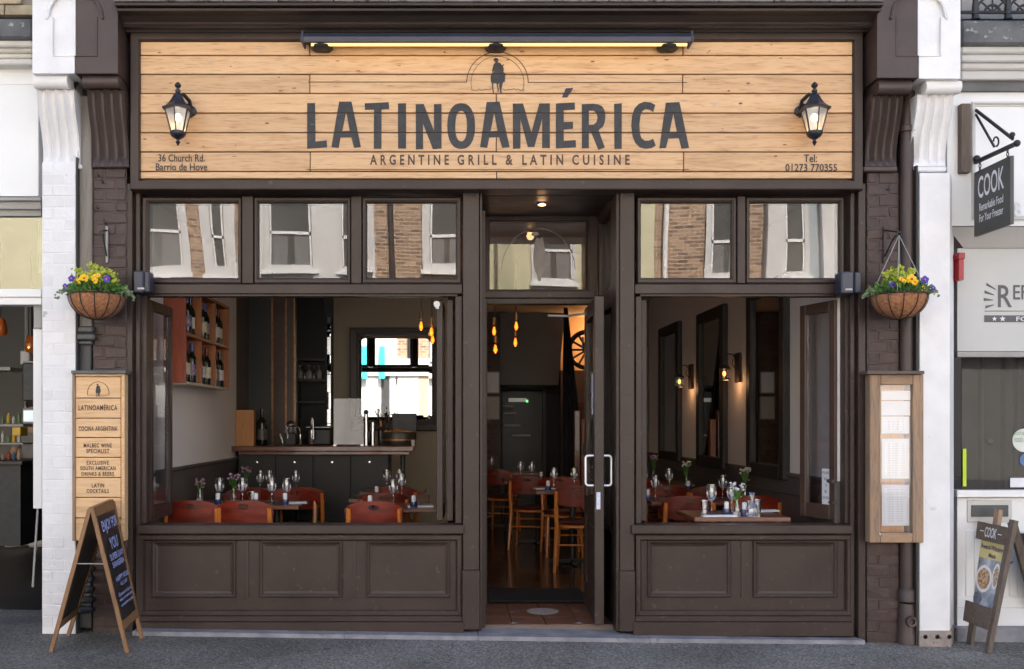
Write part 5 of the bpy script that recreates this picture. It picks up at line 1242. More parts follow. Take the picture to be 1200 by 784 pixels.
for x, d, l in ((-1.87, 1.3, 'wine glass left of a pair on the leftmost window table'), (-1.69, 1.32, 'wine glass right of a pair by the pink flowers on the leftmost window table'), (-1.45, 1.3, 'wine glass left of the pair on the aisle side of the left window table'), (-1.33, 1.3, 'wine glass right of the pair on the aisle side of the left window table'),
                (-1.78, 2.5, 'wine glass left of a pair on the second left table'), (-1.70, 2.52, 'wine glass right of a pair on the second left table'), (-1.45, 2.5, 'wine glass alone on the aisle side of the second left table'),
                (-.47, 1.25, 'tall wine glass on the nearest table right of the left window'), (-.44, 1.98, 'wine glass on the middle table of the bar row'), (-.62, 2.72, 'wine glass left of a pair on the last table by the bar'), (-.50, 2.74, 'wine glass right of a pair on the last table by the bar')):
    wglass(x, d, l, .74 if (x, d) == (-.47, 1.25) else .75)
for x, d, l in ((-1.85, 1.16, 'white candle jar at the left of the leftmost window table'), (-1.55, 1.16, 'white candle jar at the middle of the leftmost window table'), (-1.32, 1.16, 'white candle jar at the right of the leftmost window table'), (-.66, 1.98, 'white candle jar on the middle table of the bar row'), (-1.92, 2.42, 'white candle jar on the second left table')): candle(x, d, l)
candle(-.64, 1.05, 'white candle jar left of the tall glass on the table right of the left window', .74); candle(-.30, 1.05, 'white candle jar right of the tall glass on the table right of the left window', .74)
vase(-1.79, 1.45, 'bud vase of pink flowers on the leftmost window table', PINKF); vase(-2.08, 1.5, 'bud vase of mauve flowers hard against the left wall', PINKF, h=.16, n=12); vase(-1.95, 2.7, 'bud vase of pink flowers on the second left table', PINKF)
paper_or_glint(-1.27, 1.3, .2, 'folded white paper on the right edge of the leftmost window table'); paper_or_glint(-.25, 1.1, .1, 'folded white paper on the nearest table right of the left window', .74)
# doorway view
table(1.18, 3.02, .78, .66, 'nearest table seen through the open door'); table(.98, 4.62, .8, .66, 'second table seen through the open door'); table(.72, 6.3, .8, .6, 'furthest table seen through the open door')
chair(1.17, 2.62, -.12, 'nearest red chair in the doorway, back to the street'); chair(.86, 4.2, -.22, 'second red chair in the doorway, back to the street'); chair(.62, 5.75, -.35, 'furthest red chair in the doorway, near the brick pier'); chair(1.15, 3.62, PI, 'red chair facing the street behind the nearest doorway table')
for x, d, l in ((1.0, 3.05, 'wine glass left of the pair on the nearest doorway table'), (1.2, 3.05, 'wine glass right of the pair on the nearest doorway table'), (.78, 4.6, 'wine glass left of the pair on the second doorway table'), (.91, 4.6, 'wine glass right of the pair on the second doorway table'), (.52, 6.3, 'wine glass on the furthest doorway table')): wglass(x, d, l)
candle(.92, 2.82, 'white candle jar at the left corner of the nearest doorway table'); candle(1.32, 2.82, 'white candle jar at the right of the nearest doorway table'); candle(1.0, 4.42, 'white candle jar on the second doorway table')
paper_or_glint(.9, 2.98, .3, 'folded white paper on the nearest doorway table')
# right window
table(1.99, .42, .66, .54, 'dark wood table against the right window sill with flowers and papers')
table(2.1, 1.72, .94, .52, 'second table back in the right window'); table(2.1, 2.85, .94, .52, 'third table back in the right window'); table(2.1, 4.0, .94, .52, 'furthest table in the right window')
chair(1.87, 1.38, 0, 'red chair left of the flowers in the right window, back to the street'); chair(2.40, 1.40, 0, 'red chair right of the flowers in the right window, back to the street')
chair(2.56, .42, PI / 2, 'dark red chair at the right side of the right window table'); chair(1.47, .42, -PI / 2, 'chair at the left side of the right window table, mostly behind the sash')
chair(1.95, 2.52, 0, 'red chair at the third table back in the right window'); chair(2.35, 2.52, 0, 'red chair beside the wall at the third table back in the right window'); chair(1.95, 3.68, 0, 'red chair at the furthest table in the right window')
for x, d, l in ((1.87, .5, 'tall wine glass left of the flowers on the right window table'), (2.03, .55, 'tall wine glass right of the flowers on the right window table'), (1.72, 1.72, 'wine glass on the left of the second table in the right window'), (2.3, 1.75, 'wine glass behind the flowers on the second table in the right window'), (1.85, 2.85, 'wine glass left of a pair on the third table in the right window'), (2.1, 2.9, 'wine glass right of a pair on the third table in the right window'), (1.75, 4.0, 'wine glass left of a pair on the furthest right window table'), (1.95, 4.05, 'wine glass right of a pair on the furthest right window table')): wglass(x, d, l)
def tumbler(x, d, lab, z=.75):
    t = thing('water_glass', lab, 'tumbler', (x, d, z), 'water glasses on the tables')
    MB().lathe([(0, .003), (.026, .0), (.033, .095), (.031, .095), (.025, .008)], (x, d, z), 14, cap=False).build('tumbler', GWINE, t, smooth=True)
for x, d, l in ((2.10, .34, 'clear water glass right of the white candle jar on the right window table'), (1.80, .42, 'clear water glass at the left of the right window table'), (2.2, .5, 'clear water glass beside the paper on the right window table'), (-1.6, 1.28, 'clear water glass in the middle of the leftmost window table')): tumbler(x, d, l)
dc = thing('glass_carafe', 'round bellied clear carafe right of the flowers on the right window table', 'carafe', (2.05, .36, .75))
MB().lathe([(0, .004), (.03, 0), (.045, .03), (.04, .065), (.016, .10), (.014, .15), (.022, .165)], (2.075, .22, .75), 16, cap=False).build('carafe_glass', GWINE, dc, smooth=True)
candle(1.93, .33, 'white candle in a blue jar left of the flowers on the right window table'); candle(2.04, .28, 'white candle in a jar right of the flowers on the right window table'); candle(1.63, 1.6, 'white candle jar on the second table of the right window'); candle(2.25, 2.75, 'white candle jar on the third table of the right window')
vase(1.985, .27, 'bud vase of white and lilac flowers on the right window table', M('lilac_petal', (.6, .5, .7), (.75, .72, .7), 40, .6), n=26); vase(2.48, 1.72, 'bottle vase of cream yarrow by the wall in the right window', WHF, h=.24); vase(2.28, 2.95, 'vase of white flowers on the third table of the right window', WHF, h=.24); vase(2.2, 4.1, 'vase of dark pink flowers on the furthest right window table', PINKF, h=.26)
paper_or_glint(1.84, .2, .05, 'white paper at the left front of the right window table', w_=.24, dd=.07); paper_or_glint(2.26, .6, .02, 'white paper at the right back of the right window table', w_=.24, dd=.1)

# ------------------------------------------------------------------ right wall mirrors and lanterns
def wmirror(y0, y1, z0, z1, lab):
    t = thing('wall_mirror', lab, 'mirror', (WR, (y0 + y1) / 2, z0), 'dark framed mirrors on the right wall')
    f = .11; xw = WR - .002
    for nm, b in (('frame_stile', (y0, y0 + f, z0, z1)), ('frame_stile', (y1 - f, y1, z0, z1)), ('frame_rail', (y0 + f + .001, y1 - f - .001, z0, z0 + f)), ('frame_rail', (y0 + f + .001, y1 - f - .001, z1 - f, z1))):
        MB().box(xw - .055, xw, b[0], b[1], b[2], b[3], .008).build(nm, M('dark_mirror_frame', (.022, .018, .016), (.015, .013, .012), 6, .55), t)
    MB().box(xw - .025, xw, y0 + f, y1 - f, z0 + f, z1 - f).build('mirror_glass', MIRROR, t)
wmirror(1.02, 1.98, .95, 2.56, 'dark framed mirror nearest the right window on the taupe wall')
wmirror(2.72, 3.72, .95, 2.53, 'dark framed mirror between the two wall lanterns')
wmirror(4.55, 5.6, .95, 2.56, 'dark framed mirror deepest along the right wall')
def sconce(y, lab):
    t = thing('wall_lantern', lab, 'lantern', (WR, y, 1.8), 'small lanterns on the right interior wall')
    MB().box(WR - .028, WR - .001, y - .07, y + .07, 1.765, 2.035, .006).build('back_plate', DBROWN, t)
    cx = WR - .14
    MB().tube([(WR - .02, y, 1.95), (WR - .06, y, 2.02), (cx, y, 2.03), (cx, y, 1.96)], .006, 6).tube([(WR - .03, y, 1.88), (WR - .07, y, 1.93), (WR - .06, y, 1.98)], .004, 6).build('arm', BLACK, t, smooth=True)
    MB().lathe([(.012, 1.965), (.015, 1.93), (.045, 1.905), (.058, 1.89), (.05, 1.886)], (cx, y, 0), 12).build('cap', BLACK, t, smooth=True)
    MB().lathe([(.042, 1.80), (.046, 1.885)], (cx, y, 0), 12, cap=False).build('glass_shade', GCLEAR, t, smooth=True)
    MB().lathe([(.05, 1.785), (.052, 1.8), (.03, 1.803)], (cx, y, 0), 12).build('base', BLACK, t, smooth=True)
    MB().ball((cx, y, 1.845), .017, 10, 6, (1, 1, 1.4)).build('bulb', BULB, t, smooth=True)
    li = bpy.data.lights.new('sconce_glow', 'POINT'); li.energy = .22; li.color = (1, .52, .22); li.shadow_soft_size = .03
    lo = bpy.data.objects.new('sconce_glow', li); COL.objects.link(lo); lo.location = (cx + .02, y, 1.76)
sconce(2.35, 'lit lantern on a dark plate between the two nearer wall mirrors'); sconce(4.1, 'lit lantern on a dark plate between the two deeper wall mirrors')
# rear of the doorway view
random.seed(9)
bk = MB().box(-.1, .70, 7.72, 8.2, -.05, 3.019).build('brick_pier_core', BROWNR, label='dark brick pier at the left of the doorway view with framed papers', cat='brick pier')
bm = M('interior_brick', (.10, .045, .032), (.06, .028, .022), 8, .7, inst=.25)
me = bpy.data.meshes.new('brick'); b_ = MB().box(-.106, .106, -.012, .012, -.031, .031, .004); me.from_pydata(b_.v, [], b_.f); me.materials.append(bm)
for r in range(38):
    for k in range(4):
        x = -.1 + .11 + .22 * k - (.11 if r % 2 else 0)
        if x - .1 < -.12 or x + .1 > .72: continue
        o = bpy.data.objects.new('brick', me); COL.objects.link(o); o.parent = bk; o.location = Vector((x, 7.712 + random.uniform(-.003, .003), .05 + r * .076)) - ORG[bk.name]
for q0, q1, lab in ((435.5, 461, 'upper pale framed paper on the dark brick pier in the doorway'), (464.5, 491.5, 'lower framed certificate on the dark brick pier in the doorway')):
    t = thing('framed_paper', lab, 'picture frame', (X(577, 7.68), 7.68, Z(q1, 7.68)), 'framed papers in the doorway')
    MB().ring((X(568.5, 7.66), X(585.5, 7.66), Z(q1, 7.66), Z(q0, 7.66)), [(0, 7.695), (0, 7.66), (.012, 7.66), (.014, 7.67)], cap=False).build('frame', M('grey_frame', (.3, .29, .28), None, 4, .4), t)
    pg = MB().pbox(569.5, 584.5, q0 + 1, q1 - 1, 7.672, 7.68).build('paper', PAPER if q0 < 440 else M('cream_paper', (.5, .47, .42), (.42, .4, .36), 30, .7), t)
m = MB(); m.poly([[(X(585, 7.9), Z(451, 7.9)), (X(654, 7.9), Z(451, 7.9)), (X(662, 7.9), 3.019), (X(585, 7.9), 3.019)]], lambda u, v, t: (u, 7.9 + t, v), 0, 1.1); struct(m, 'stair_soffit', GREYIN)
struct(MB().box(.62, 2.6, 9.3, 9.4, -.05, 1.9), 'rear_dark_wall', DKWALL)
rd = thing('rear_door', 'dark rear door with a small lit strip lamp over it at the back of the room', 'door', (X(614, 9.2), 9.2, .02))
MB().pbox(588, 636, 458, 600, 9.2, 9.29, .01).build('door_leaf', M('dark_green_grey', (.03, .034, .033), None, 3, .4), rd); MB().pbox(585, 588, 455, 600, 9.15, 9.29).pbox(636.3, 640, 455, 600, 9.15, 9.29).pbox(585, 640, 452, 455, 9.15, 9.29).build('door_frame', GREYIN, rd)
el = thing('strip_lamp', 'short pale emergency lamp with a green dot over the rear door', 'light', (X(606, 9.1), 9.1, Z(471, 9.1)))
MB().pbox(596, 617, 466.5, 471, 9.1, 9.15, .004).build('lamp_cover', emit('pale_lamp', (.75, .8, .7), .035), el); MB().pbox(616.6, 619, 468.5, 471.5, 9.09, 9.12).build('indicator', emit('green_led', (.25, 1, .3), .25), el)
for i, (a, b, q) in enumerate(((589, 602, 475), (590, 605, 483), (590, 610, 497), (600, 622, 509))): MB().pbox(a, b, q, q + 2.4, 8.9, 9.0).build('shelf_item', LGREY, label='pale strip %s among the dim fittings by the rear door' % ['uppermost', 'second down', 'third down', 'lowest'][i], cat='shelf strip', group='pale strips at the rear door')
# stair wall, wheel, drape, posts
struct(MB().box(X(657, 8.5), 2.6, 8.5, 8.6, Z(434, 8.5), 3.019), 'peach_wall', PEACH)
bw = MB().box(X(657, 8.4), 2.6, 8.4, 8.5, -.05, Z(434, 8.4)).build('brick_stair_wall', BROWNR, label='dark red brick wall under the wagon wheel', cat='brick wall')
for r in range(20):
    for k in range(3):
        x = X(657, 8.4) + .12 + .22 * k + (.11 if r % 2 else 0); o = bpy.data.objects.new('brick', me); COL.objects.link(o); o.parent = bw; o.location = Vector((x, 8.392, .25 + r * .077)) - ORG[bw.name]
wh = thing('wagon_wheel', 'dark spoked wagon wheel on the peach wall behind the door', 'wheel', (X(688, 7.5), 7.5, Z(433, 7.5)))
c = Vector((X(688, 7.5), 7.5, Z(410, 7.5))); r = 21 / 175 * 14.0 / 6.5
MB().tube([(c.x + r * math.cos(a), c.y, c.z + r * math.sin(a)) for a in [2 * PI * i / 36 for i in range(36)]], .035, 8, closed=True).build('rim', DBROWN, wh, smooth=True)
MB().lathe([(.0, -.08), (.05, -.07), (.06, .0), (.05, .05), (0, .06)], c, 14, axis='y').build('hub', DBROWN, wh, smooth=True)
for k in range(12): a = PI * k / 6; MB().bar((c.x + .05 * math.cos(a), c.y, c.z + .05 * math.sin(a)), (c.x + r * math.cos(a), c.y, c.z + r * math.sin(a)), .03, .03, (0, 1, 0)).build('spoke', DBROWN, wh)
dp = thing('dark_drape', 'long dark hanging drape beside the stairs', 'drape', (X(667, 6.9), 6.9, .4))
def dfn(u, v):
    z = 2.95 - v * 2.4; xx = X(660.5, 6.6) - .03 * v + (u * (.05 + .30 * v)); return (xx, 6.6 + .03 * math.sin(u * 18 + v), z)
MB().grid(dfn, 24, 10).build('cloth', M('black_cloth', (.012, .012, .014), None, 5, .8), dp, smooth='all')
for a, b, q, lab in ((673, 680, 481, 'taller brown timber post beside the drape'), (681.5, 689, 491, 'shorter pale timber post beside the drape')):
    MB().pbox(a, b, q, 600, 6.3, 6.4, .01).build('timber_post', ORSHELF if a > 680 else TABLEW, label=lab, cat='post')
# room dividing fill so that the far right is closed
struct(MB().box(2.0, 2.61, 6.4, 6.5, -.05, 3.019), 'right_rear_wall', GREYIN)
# ------------------------------------------------------------------ LEFT NEIGHBOUR (cafe)
ln = thing('cafe_shopfront', 'white and grey cafe shopfront at the far left with a dark opening', 'shopfront', (-3.0, 0, 0))
def lpart(name, mat, *boxes, parent=ln):
    m = MB()
    for b in boxes: m.pbox(*b)
    return m.build(name, mat, parent)
lpart('fascia_board', WHITES, (-120, 45, 76, 230, -.03, .2, .003), (-120, 44, 97, 99, -.034, -.02))
lpart('cornice_moulding', M('chipped_cream_paint', (.66, .64, .60), (.55, .52, .48), 6, .6, .4, 30, spot=(.3, .12, .06), spotamt=-.25, spotscale=20), (-120, 38, 46, 54, -.16, .1, .01), (-120, 38, 54.5, 61, -.12, .1, .01), (-120, 38, 61.5, 68, -.09, .1, .008), (-120, 38, 68.5, 75.5, -.12, .1, .008))
lpart('slate_ledge', SLATE, (-120, 38, 21, 45, -.2, .1, .015))
m = MB(); ln_up = thing('upper_brick_wall', 'yellowish grey brick wall above the slate ledge at top left', 'brick wall', (X(0), -.02, Z(20)))
UB = M('stock_brick', (.36, .29, .19), (.24, .19, .13), 12, .85, .7, 40, inst=.15)
MB().pbox(-120, 60, -40, 20, -.0, .02).build('mortar', M('old_mortar', (.25, .22, .18), None, 9, .9), ln_up)
bx_ = MB().box(-.104, .104, -.02, .02, -.033, .033, .004); meU = bpy.data.meshes.new('brick'); meU.from_pydata(bx_.v, [], bx_.f); meU.materials.append(UB)
for r in range(4):
    for k in range(6): piece(meU, 'brick', ln_up, (X(44) - .1 - .215 * k - (.1 if r % 2 else 0), -.012 + random.uniform(-.003, .003), Z(20) + .035 + .0745 * r))
lpart('grey_transom', GREYP, (-120, 48, 231, 235, -.05, .1, .003), (-120, 48, 236, 245, -.02, .1, .003), (-120, 48, 245.5, 253, .01, .1))
GL1 = glass('cafe_window_glass', .16, (.8, .8, .8), 0, False)
MB().grid(lambda u, v: (X(-120) + (X(47.5) - X(-120)) * u, .03, Z(338) + (Z(254) - Z(338)) * v), 16, 10).build('transom_pane', GL1, ln, smooth='all')
MB().grid(lambda u, v: (X(36) + (X(47) - X(36)) * u, .10 + .012 * math.sin(u * 22), Z(318) + (Z(254) - Z(318)) * v), 24, 2).build('curtain', M('green_grey_curtain', (.34, .40, .34), (.2, .25, .22), 20, .8, stretch=(6, 1, .3)), ln, smooth='all')
lpart('white_rail', WHITES, (-120, 48.5, 338.5, 348, -.03, .1, .003), (-120, 48.5, 348.5, 357, -.015, .1, .003))
lpart('grey_jamb', GREYP, (39.5, 49, 357.5, 384, .03, .1))
wb = thing('white_standing_board', 'narrow white board on a thin rod standing at the edge of the cafe opening', 'board', (X(43.5, .1), .1, 0))
MB().pbox(38.8, 49, 385, 596, .06, .1, .002).build('panel', WHITES, wb)
MB().bar(at(44.5, 594, .1), at(38.5, 688, .1), .012, .012).build('rod_leg', GREYP, wb)
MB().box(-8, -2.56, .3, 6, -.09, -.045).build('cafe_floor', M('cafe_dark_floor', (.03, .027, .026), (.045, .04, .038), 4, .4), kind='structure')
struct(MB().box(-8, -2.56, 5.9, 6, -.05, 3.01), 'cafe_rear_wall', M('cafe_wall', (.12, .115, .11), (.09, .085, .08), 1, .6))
cg = thing('cafe_column', 'pale grey square column inside the cafe', 'column', (X(30, 5.2), 5.2, 0))
MB().pbox(28, 37, 340, 640, 5.2, 5.4, .01).build('shaft', GREYP, cg); MB().pbox(28, 32, 340, 640, 5.15, 5.195, .02).build('pipe', LGREY, cg)
for px, qy, d, l in ((1, 384, 2.2, 'orange glass pendant lamp at the left edge of the cafe'), (36.5, 404, 2.5, 'orange glass pendant lamp by the cafe column')):
    c = at(px, qy, d); t = thing('amber_pendant', l, 'pendant lamp', (c.x, c.y, 3.0), 'amber pendants in the cafe')
    MB().tube([(c.x, c.y, 3.01), c + Vector((0, 0, .08))], .004, 5).build('cord', BLACK, t)
    MB().lathe([(.015, .09), (.035, .07), (.05, .02), (.055, -.04), (.04, -.07)], c, 14, cap=False).build('shade', M('amber_glass', (.5, .12, .02), (.35, .08, .015), 9, .15), t, smooth=True)
    MB().ball(c + Vector((0, -.035, -.03)), .022, 8, 6).build('bulb', BULB, t, smooth=True)
pf_ = at(30, 426, 3.4); t = thing('framed_picture', 'small white framed picture on the grey cafe wall', 'picture frame', (pf_.x, 3.4, pf_.z)); MB().pbox(23.5, 34.5, 411, 427, 3.38, 3.42, .004).build('frame', LGREY, t); MB().pbox(25, 33, 412.5, 425.5, 3.374, 3.379).build('picture', PAPER, t)
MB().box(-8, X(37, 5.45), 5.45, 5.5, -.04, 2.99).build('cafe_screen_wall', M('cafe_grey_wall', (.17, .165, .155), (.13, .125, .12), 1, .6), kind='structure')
MB().pbox(14, 24, 500.5, 511, 2.05, 2.2, .006).build('yellow_crate', M('yellow_plastic', (.6, .36, .02), None, 6, .4), label='small yellow crate under the upper cafe shelf', cat='crate')
cf = thing('cafe_counter', 'cluttered dark cafe counter with shelves of goods', 'counter', (X(10, 2), 2, 0))
MB().pbox(-60, 24, 545, 640, 2.0, 2.6).build('counter_front', BLACK, cf); MB().pbox(-60, 26, 540, 545, 1.95, 2.6, .005).build('counter_top', DBROWN, cf)
[MB().pbox(*b).build('shelf', GREYP, cf) for b in ((-60, 27, 497, 500, 2.1, 2.4, .003), (-60, 27, 519, 521, 2.1, 2.4, .003), (-60, 12, 430, 434, 2.4, 2.7))]
random.seed(31)
gm_ = [M('g%d' % i, c, None, 20, .5) for i, c in enumerate(((.6, .35, .02), (.25, .05, .03), (.5, .48, .45), (.05, .12, .2), (.12, .2, .08), (.3, .2, .12)))]
gn = ['yellow', 'dark red', 'cream', 'blue', 'green', 'tan']; rn = {496.5: 'upper', 518.5: 'middle', 539.5: 'counter'}
k = 0
for q in (496.5, 518.5, 539.5):
    for i in range(4):
        kk = (i * 2 + int(q)) % 6; w_ = random.uniform(3.5, 5.5); a = 1.5 + i * 6.3; h = random.uniform(8, 15); c = at(a + w_ / 2, q, 2.2)
        MB().lathe([(0, 0), (.8, 0), (1, .06), (1, .7), (.5, .8), (.5, .98), (0, 1)], (0, 0, 0), 10, cap=False)
        m = MB(); rr = w_ / 2 / 175 * 8.7 / 6.5; hh = h / 175 * 8.7 / 6.5; m.lathe([(rr * x, hh * z) for x, z in ((0, 0), (.9, 0), (1, .06), (1, .7), (.5, .82), (.5, .98), (0, 1))], c, 10, cap=False)
        m.build('jar', gm_[kk], smooth=True, label='%s jar, %s from the left on the %s shelf of the cafe' % (gn[kk], ['first', 'second', 'third', 'fourth'][i], rn[q]), cat='jar', group='jars on the cafe shelves')
t = thing('hanging_screen', 'black screen hanging in the cafe beside the column', 'screen', at(32, 470, 2.0)); MB().pbox(26, 41, 425, 470, 2.0, 2.04, .01).build('display', BLACK, t); MB().pbox(27, 40, 423, 425, 1.99, 2.05).build('bracket', GREYP, t)
t = thing('display_fridge', 'glowing glass topped chiller behind the cafe counter', 'fridge', at(33, 497, 2.9)); MB().pbox(26, 44, 478, 497, 2.9, 3.3, .01).build('cabinet', GREYP, t); MB().pbox(27.5, 40, 481, 494, 2.89, 2.9).build('lit_shelf', emit('chiller_glow', (.8, .9, 1), .12), t)
# person inside the cafe, mostly hidden by the white board and the pilaster
pe = thing('person', 'person in grey top, dark trousers and pale trainers standing in the cafe', 'person', (X(43, 4.7), 4.7, -.045))
px0 = X(43, 4.7); gy = 4.7; zf = -.045
def skin_fig(name, verts, edges, radii, mat, root):
    me = bpy.data.meshes.new(name); me.from_pydata([Vector(v) - ORG[pe.name] for v in verts], edges, []); me.materials.append(mat)
    o = bpy.data.objects.new(name, me); COL.objects.link(o); o.parent = pe; ORG[o.name] = ORG[pe.name]
    md = o.modifiers.new('skin', 'SKIN'); sv = me.skin_vertices[0].data
    for i, r in enumerate(radii): sv[i].radius = (r, r) if not isinstance(r, tuple) else r
    sv[root].use_root = True
    ss = o.modifiers.new('sub', 'SUBSURF'); ss.levels = ss.render_levels = 2; md.use_smooth_shade = True
    return o
x, y, z = px0, gy, zf
skin_fig('body', [(x, y, z + .94), (x, y, z + 1.12), (x, y + .01, z + 1.32), (x, y, z + 1.43), (x - .01, y - .01, z + 1.52), (x - .02, y - .02, z + 1.62), (x - .02, y - .02, z + 1.71),
   (x - .19, y, z + 1.38), (x - .24, y - .03, z + 1.12), (x - .27, y - .16, z + .95), (x - .275, y - .22, z + .90), (x + .19, y, z + 1.38), (x + .25, y + .02, z + 1.12), (x + .24, y - .14, z + .95), (x + .24, y - .2, z + .90),
   (x - .10, y, z + .88), (x - .115, y - .02, z + .48), (x - .14, y + .01, z + .10), (x + .10, y, z + .88), (x + .11, y - .02, z + .48), (x + .12, y + .02, z + .10)],
   [(0,1),(1,2),(2,3),(3,4),(4,5),(5,6),(2,7),(7,8),(8,9),(9,10),(2,11),(11,12),(12,13),(13,14),(0,15),(15,16),(16,17),(0,18),(18,19),(19,20)],
   [(.15,.11),(.14,.10),(.16,.11),.065,.055,(.085,.10),(.06,.07),.06,.048,.036,.03,.06,.048,.036,.03,.09,.065,.045,.09,.065,.045], SKIN, 0)
skin_fig('grey_top', [(x, y, z + .96), (x, y, z + 1.12), (x, y + .01, z + 1.33), (x, y, z + 1.42), (x - .19, y, z + 1.385), (x - .24, y - .03, z + 1.12), (x + .19, y, z + 1.385), (x + .25, y + .02, z + 1.12)], [(0,1),(1,2),(2,3),(2,4),(4,5),(2,6),(6,7)], [(.175,.13),(.165,.12),(.18,.13),.07,.075,.065,.075,.065], M('grey_jersey', (.25, .25, .26), (.2, .2, .21), 8, .8), 0)
skin_fig('dark_trousers', [(x, y, z + .95), (x - .10, y, z + .86), (x - .115, y - .02, z + .48), (x - .14, y + .01, z + .10), (x + .10, y, z + .86), (x + .11, y - .02, z + .48), (x + .12, y + .02, z + .10)], [(0,1),(1,2),(2,3),(0,4),(4,5),(5,6)], [(.17,.125),.105,.08,.062,.105,.08,.062], M('navy_trousers', (.02, .022, .035), None, 8, .8), 0)
for s_, xx in ((0, x - .16), (1, x + .12)):
    m = MB(); cpts = [(xx + .05, y + .03, z + .06), (xx - .03, y, z + .06), (xx - .12, y - .04, z + .045), (xx - .18, y - .06, z + .035)]; m.tube(cpts, [.045, .05, .042, .028], 10).build('trainer', M('pale_trainer', (.6, .58, .55), None, 9, .6), pe, smooth=True)
    for k, (f0, L) in enumerate(((-.02, .055), (-.007, .065), (.006, .06), (.018, .05))):
        sx = -1 if s_ == 0 else 1; hx, hy, hz = (x - .275, y - .22, z + .90) if s_ == 0 else (x + .24, y - .2, z + .90)
        MB().tube([(hx + f0, hy - .02, hz), (hx + f0, hy - .04, hz - L * .6), (hx + f0, hy - .035, hz - L - .02)], [.009, .009, .006], 6).build('finger', SKIN, pe, smooth=True)
    MB().tube([(hx - sx * .02, hy, hz), (hx - sx * .035, hy - .03, hz - .03), (hx - sx * .03, hy - .045, hz - .05)], [.011, .01, .007], 6).build('thumb', SKIN, pe, smooth=True)
MB().ball((x - .02, y, z + 1.665), .108, 14, 10, (.92, 1, 1.0)).build('hair', M('dark_hair', (.03, .02, .015), None, 30, .7), pe, smooth=True)
MB().ball((x - .02, y - .115, z + 1.60), .016, 8, 6, (1, 1, 1.3)).build('nose', SKIN, pe, smooth=True)

# ------------------------------------------------------------------ RIGHT NEIGHBOUR
rn_ = thing('white_shopfront', 'white panelled shopfront at the far right with grey signboard and letterbox', 'shopfront', (3.7, 0, 0))
def rpart(name, mat, *boxes, parent=rn_):
    m = MB()
    for b in boxes: m.pbox(*b)
    return m.build(name, mat, parent)
rpart('slate_ledge', SLATE, (1127, 1320, 23, 52, -.2, .1, .015))
rpart('cornice_moulding', LGREY, (1127, 1320, 53, 62, -.16, .1, .01), (1127, 1320, 62.5, 72, -.13, .1, .008), (1127, 1320, 72.5, 81, -.1, .1, .01), (1127, 1320, 81.5, 93, -.07, .1, .006))
rpart('dark_band', M('dark_grey_band', (.09, .09, .09), (.13, .13, .13), 8, .6), (1127, 1320, 93.5, 106.5, -.03, .1))
rpart('fascia_board', WHITES, (1110, 1320, 107, 265, -.0, .1, .002))
m = MB().ring((X(1138), X(1320), Z(258), Z(120)), [(0, 0), (0, -.018), (.012, -.018), (.018, -.006), (.026, -.006), (.03, -.0)], cap=False).build('fascia_moulding', LGREY, rn_)
m = MB(); ptext(m, '8', 1189, 1197.5, 236, 254, -.012, .01); m.build('house_number', PAPER, rn_)
# splayed soffit
m = MB(); za, zb2 = Z(266), Z(290, .12); m.add([(X(1110), 0, za), (X(1320), 0, za), (X(1320), .14, zb2), (X(1129, .14), .14, zb2)], [(0, 1, 2, 3)]); m.build('soffit', LGREY, rn_)
rpart('signboard', M('pale_grey_board', (.52, .52, .51), (.48, .48, .47), 1, .6), (1122, 1320, 291, 411.5, .15, .2))
DG = .147
m = MB(); ptext(m, 'R', 1169.5, 1186, 334, 360, DG, .01); m.build('board_lettering', M('grey_print_big', (.10, .10, .105), None, 20, .6), rn_); m = MB(); ptext(m, 'EFILL', 1187.5, 1228, 334, 351, DG, .01)
fr2 = lambda u, v, t: (X(u, DG), DG + t, Z(v, DG))
for (a, b, c, e) in ((1156, 333, 1167, 339), (1154, 342, 1165, 345.5), (1153, 351, 1164, 351.5), (1155, 360, 1165, 357)): m.poly([[(a, b - 1.8), (c, e - .3), (c, e + .6), (a, b + 1.6)]], fr2, 0, .002)
pline(m, [(1154, 364.5), (1240, 364.5)], .7, fr2, 0, .002)
star = lambda cx, cy, r: [(cx + (r if i % 2 == 0 else r * .42) * math.sin(PI * i / 5), cy - (r if i % 2 == 0 else r * .42) * math.cos(PI * i / 5)) for i in range(10)]
m.poly([[(1153.5, 369.5), (1240, 369.5), (1240, 377.5), (1153.5, 377.5)]], fr2, 0, .002); m.build('board_lettering', M('grey_print', (.10, .10, .105), None, 20, .6), rn_)
DG -= .001
m = MB(); m.poly([star(1165.5, 373.6, 3)], fr2, 0, .001); m.poly([star(1175, 373.6, 3.6)], fr2, 0, .001); ptext(m, 'FOOD', 1191, 1222, 371, 376.4, DG, .01); m.build('band_lettering', PAPER, rn_)
rpart('red_bracket', RED, (1124, 1131, 296, 303, -.0, .14), (1124, 1129.5, 303, 328, .02, .14))
rpart('roller_bar', GREYP, (1122, 1320, 412, 418.5, .12, .2, .003))
rpart('window_pane', GNEIGH, (1127, 1320, 419, 574, .16, .165))
rpart('window_sill_rail', WHITES, (1122, 1320, 574.5, 583, .09, .2, .004))
rpart('door_panel_board', WHITES, (1122, 1320, 583.5, 742, .13, .2))
rpart('door_rail', WHITES, (1122, 1320, 700, 712, .118, .13, .002)); rpart('door_rail', WHITES, (1122, 1320, 712.5, 736, .11, .13, .002))
rpart('letterbox_surround', LGREY, (1134, 1186, 586, 612, .118, .13, .003))
rpart('letterbox_slot', M('dark_letterbox', (.06, .065, .07), None, 9, .4), (1139, 1182, 592, 605.5, .108, .118, .002))
for i in range(8): rpart('matchboard', WHITES, (1132 + i * 10.2, 1141.6 + i * 10.2, 621.5, 699, .121, .13, .003))
rpart('step', STONE, (1122, 1320, 736.5, 756, .02, .3, .004))
